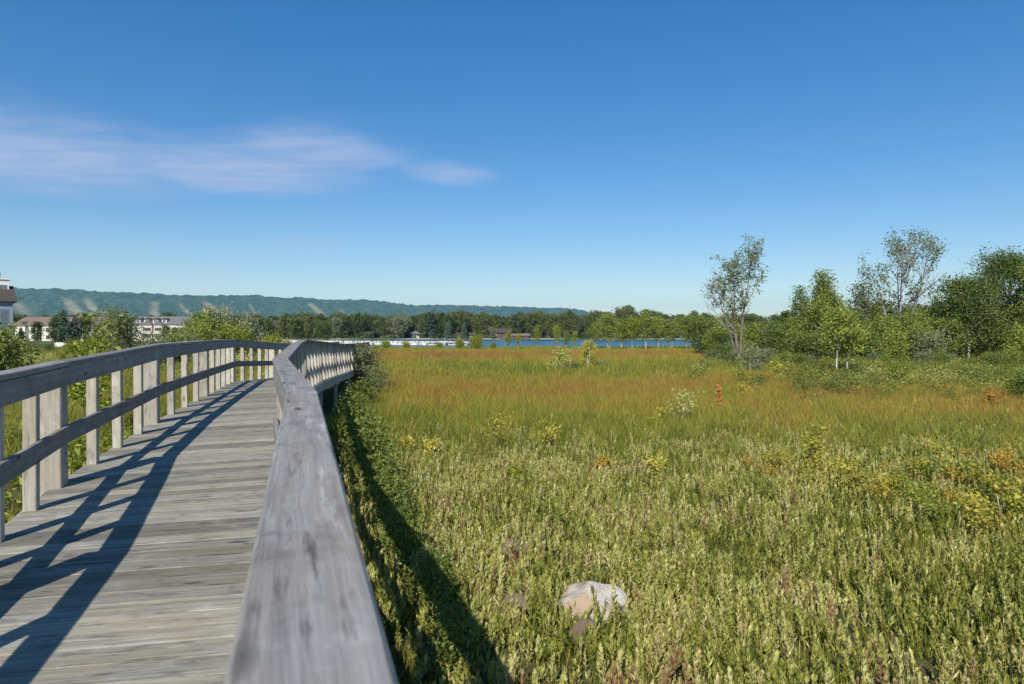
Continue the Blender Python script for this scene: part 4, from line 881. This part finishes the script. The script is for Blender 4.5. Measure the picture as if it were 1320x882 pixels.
# leafy undergrowth in the meadow before the wood
x, d = frustum(3200, 19, 48, .20, .92); y = HZ + EYE * FPX / d; c = 660 + FPX * x / d; keep = rng.random(len(x)) < np.clip((c - 860) / 220, 0, .9) * np.clip((532 - y) / 34, 0, 1) * (vnoise(x * .7, d * .45, 87) > .38); x, d = x[keep], d[keep]
und = []
for k in range(3):
    W, Lf = grow(seed=500 + k, H=.55, R=.34, prof='round', t0=.1, stems=4, spread=.25, nb=14, up=.6, leaf=.055, nleaf=300, sig=.09, trunk_r=.006, k=3, twig=1)
    Lf2 = MB(); Lf2.V, Lf2.F, Lf2.M, Lf2.n = Lf.V, Lf.F, Lf.M, Lf.n; und.append(Lf2.mesh('undergrowth', M['herb']))
P, R_, S = pack(x, d, .45, 1.35); scatter('meadow_undergrowth', P, R_, S, rng.integers(0, 3, len(x)), np.clip(.14 + .6 * (fbm(x * .4, d * .4, 81, 3) - .45) + rng.normal(size=len(x)) * .13, 0, .7), und, 'leafy green undergrowth in the meadow before the wood', 'undergrowth')
# undergrowth on the left bank between railing and lawn
x, d = frustum(2600, 5.5, 95, -.80, -.34); keep = off_walk(x, d, .4); x, d = x[keep], d[keep]; P, R_, S = pack(x, d, .6, 1.0); S *= np.clip(d / 25, .8, 1.5)[:, None] * np.where(d > 45, .6, 1)[:, None]
scatter('bank_undergrowth', P, R_, S, rng.integers(0, 3, len(x)), np.clip(.25 + .6 * (fbm(x * .25, d * .25, 83, 3) - .4), 0, .7), und, 'leafy green undergrowth on the bank beyond the railing', 'undergrowth')
# reeds along the near shore
x = np.concatenate([rng.uniform(-40, 60, 1500)]); d = near_shore(x) - rng.random(len(x)) * 2.2 + .8; P, R_, S = pack(x, d, .9, 1.5)
scatter('shore_reeds', P, R_, S, rng.integers(0, 3, len(x)), np.clip(.25 + .3 * (vnoise(x * .2, d, 3) - .5), 0, 1), tuft_f, 'green reeds fringing the near lake shore', 'reeds')
# the deeper wood behind the lake's front row, and the wood behind the marsh trees
n = 620; X = rng.uniform(-330, 330, n); Dd = rng.uniform(386, 440, n) + np.abs(X) * .05; h = 12.5 * (.75 + .35 * rng.random(n))
P = np.stack([X, Dd, np.full(n, .4)], 1); S = np.stack([h / 11, h / 11, h / 11], 1); R_ = np.stack([np.zeros(n), np.zeros(n), rng.random(n) * 6.28], 1)
scatter('far_wood', P, R_, S, rng.choice([0, 1, 2, 5, 5, 4], n), np.zeros(n), far, 'dense dark wood filling the far side of the lake', 'wood')
n = 420; X = rng.uniform(-160, 330, n); keep = vnoise(X * .06, X * 0 + 3.3, 91) > .36; X = X[keep]; n = len(X); Dd = far_shore(X) + 1 + rng.random(n) * 9; h = 1.0 + 2.6 * rng.random(n) ** 2
P = np.stack([X, Dd, ground_z(X, Dd)], 1); S = np.stack([h / 11 * 1.6, h / 11 * 1.6, h / 11], 1); R_ = np.stack([np.zeros(n), np.zeros(n), rng.random(n) * 6.28], 1)
scatter('far_thicket', P, R_, S, rng.choice([0, 1, 3, 5], n), np.zeros(n), far, 'low green thicket along the far lake shore', 'thicket')
n = 240; X = rng.uniform(-330, -80, n); Dd = rng.uniform(270, 385, n); keep = (X / Dd * FPX + 660 > 245) & (X < lake_left(Dd) - 8); X, Dd = X[keep], Dd[keep]; n = len(X); h = 8.0 * (.7 + .4 * rng.random(n))
P = np.stack([X, Dd, np.full(n, 0.)], 1); S = np.stack([h / 11] * 3, 1); R_ = np.stack([np.zeros(n), np.zeros(n), rng.random(n) * 6.28], 1)
scatter('bank_wood', P, R_, S, rng.choice([0, 1, 2, 5], n), np.zeros(n), far, 'green wood on the land beside the lake', 'wood')
n = 60; X = rng.uniform(25, 75, n); Dd = rng.uniform(64, 84, n); keep = (X / Dd > .40); X, Dd = X[keep], Dd[keep]; n = len(X); h = 4.6 * (.75 + .4 * rng.random(n))
P = np.stack([X, Dd, np.full(n, -.05)], 1); S = np.stack([h / 11 * 1.3, h / 11 * 1.3, h / 11], 1); R_ = np.stack([np.zeros(n), np.zeros(n), rng.random(n) * 6.28], 1)
scatter('back_wood', P, R_, S, rng.choice([0, 1, 2, 5], n), np.zeros(n), far, 'dense green wood behind the marsh-edge trees', 'wood')

# ------------------------------------------------------------------ rocks
import bmesh
def rock_mesh(name, seed, dims, mat, sub=4, rough=.34):
    bm = bmesh.new(); bmesh.ops.create_icosphere(bm, subdivisions=sub, radius=1.0); rr = np.random.default_rng(seed); pl = rr.normal(size=(9, 3)); pl /= np.linalg.norm(pl, axis=1)[:, None]; dd = rr.uniform(.66, .92, 9); ph = rr.random(6) * 6
    for v in bm.verts:
        p = np.array(v.co); k = 1.0
        for q, e in zip(pl, dd):
            s = p @ q
            if s > e: k = min(k, e / s)
        k *= 1 + rough * .25 * (math.sin(p[0] * 4 + ph[0]) * math.sin(p[1] * 5 + ph[1]) + .5 * math.sin(p[2] * 9 + ph[2]) * math.sin(p[0] * 8 + ph[3]))
        v.co = (p[0] * k * dims[0], p[1] * k * dims[1], p[2] * k * dims[2])
    me = bpy.data.meshes.new(name); bm.to_mesh(me); bm.free(); me.materials.append(mat)
    for pz in me.polygons: pz.use_smooth = True
    return me
def rock_mat(name, base, patchc, amt, dark):
    t = NT(name); o = t.objpos(); n1 = t.noise(o, 4.2, 4, .55); n2 = t.noise(o, 16, 6, .75)
    c = t.mix(t.rng(n2, .35, .65), tuple(v * .72 for v in base), base); c = t.mix(t.rng(n1, .47, .55, 0, amt), c, patchc); c = t.mix(t.rng(n2, .57, .66, 0, .85), c, dark)
    return t.done(t.pbr(c, .9, t.bump(t.math('ADD', n2, t.math('MULTIPLY', t.noise(o, 45, 5, .7), .4)), 1.0, .03), .15))
M['pale_rock'] = rock_mat('pale_boulder', (.68, .64, .57), (.44, .30, .17), .7, (.20, .17, .15)); M['pink_rock'] = rock_mat('pinkish_stone', (.25, .19, .145), (.19, .16, .12), .6, (.09, .08, .07))
M['white_rock'] = rock_mat('white_limestone', (.70, .66, .58), (.55, .50, .42), .5, (.25, .23, .2))
def rock(name, x, y, dims, mat, label, seed, sink=.35):
    l = gp(x, y); o = bpy.data.objects.new(name, rock_mesh(name, seed, dims, M[mat])); COL.objects.link(o); o.location = (l[0], l[1], l[2] + dims[2] * (1 - 2 * sink)); o.rotation_euler = (0, 0, seed * .7)
    return tag(o, label, 'rock')
rock('boulder', 766, 800, (.27, .20, .18), 'pale_rock', 'white and ochre rounded boulder lying in the low herbs', 31, .18)
rock('stone', 664, 792, (.13, .11, .12), 'pink_rock', 'small brownish stone half sunk in herbs between boulder and boardwalk shadow', 12, .24)
rock('stone', 752, 832, (.14, .10, .13), 'pink_rock', 'small pinkish stone in the herbs just in front of the boulder', 13, .26)
rock('stone', 664, 716, (.17, .12, .14), 'pink_rock', 'grey-brown stone sunk in herbs out past the boulder', 14, .3)
rock('stone', 858, 466, (.7, .4, .25), 'white_rock', 'flat pale stone in the grass before the lakeside birches', 15, .0)
for (x, D, w, lab) in ((13, 92, .9, 'tan boulder at the lawn edge nearest the lodge'), (78, 96, 1.1, 'long flat pale boulder at the lawn edge'), (118, 88, 1.1, 'pale boulder at the lawn edge beyond the lime sapling'), (134, 90, 1.3, 'blocky pale boulder at the lawn edge by the olive thicket')):
    X = px(x, d=D); o = bpy.data.objects.new('boulder', rock_mesh('boulder', int(x) + 3, (w, w * .7, w * .45), M['white_rock'], 2)); COL.objects.link(o); o.location = (X, D, .4 + w * .25); tag(o, lab, 'rock')
for k in range(11):
    X = px(212 + k * 7.5 + rp.uniform(-2, 2), d=52.); w = rp.uniform(.28, .5); o = bpy.data.objects.new('shore_rock', rock_mesh('shore_rock', 50 + k, (w, w * .8, w * .65), M['white_rock'], 2)); COL.objects.link(o)
    o.location = (X, 52 + rp.uniform(-.6, .6), w * .4 + .25); tag(o, 'pale rock in the heap glimpsed between far railing pickets', 'rock', 'rocks behind the railing')
# gravel causeway / breakwater of white stone in the lake
bx0, bx1 = px(300, d=190), px(604, d=150); mb = MB(); rr = np.random.default_rng(77); proto = rock_mesh('tmp', 5, (1, 1, .6), M['white_rock'], 1)
pv = np.array([v.co for v in proto.vertices]); pf = np.array([p.vertices[:] for p in proto.polygons])
for k in range(2600):
    f = rr.random(); f = f if f < .93 else .93 + .07 * rr.random(); xx = bx0 + (bx1 - bx0) * f; dd = 190 - 40 * f + rr.normal() * 1.3 * (1.15 - f * .5); s = rr.uniform(.16, .34) * (1.6 if .90 < f < .93 else 1); a = rr.random() * 6.28
    R2 = np.array([[math.cos(a), -math.sin(a), 0], [math.sin(a), math.cos(a), 0], [0, 0, 1]]); mb.add((pv * s * np.array([1.2, .9, 1])) @ R2.T + np.array([xx, dd, .30 + .35 * rr.random() * (1 - f * .3)]), pf)
bed = []
nb_ = 40
for k in range(nb_ + 1):
    f = k / nb_; xx = bx0 + (bx1 - bx0) * f; dd = 190 - 40 * f; w = 3.2 * (1.1 - .8 * f ** 3); bed.append([(xx, dd - w, -.6), (xx, dd - w * .55, .55 * (1 - f ** 8)), (xx, dd + w * .55, .55 * (1 - f ** 8)), (xx, dd + w, -.6)])
bed = np.array(bed).reshape(-1, 3); mb.add(bed, [(4 * k + q, 4 * k + 4 + q, 4 * k + 5 + q, 4 * k + 1 + q) for k in range(nb_) for q in range(3)])
tag(mb.obj('breakwater', M['white_rock']), 'long low white stone breakwater lying in the blue lake', 'breakwater')

# ------------------------------------------------------------------ the air
mb = MB(); mb.box((-8200, -500, -2.5), (8200, 10500, 470))
t = NT('thin_haze'); v = t.n('ShaderNodeVolumePrincipled'); v.inputs['Color'].default_value = (.38, .68, 1.0, 1); v.inputs['Density'].default_value = 6.5e-5; v.inputs['Anisotropy'].default_value = 0.0
t.t.links.new(v.outputs[0], t.out.inputs['Volume'])
tag(mb.obj('haze', t.m), 'thin blue summer haze over marsh, lake and hills', 'haze', kind='stuff')
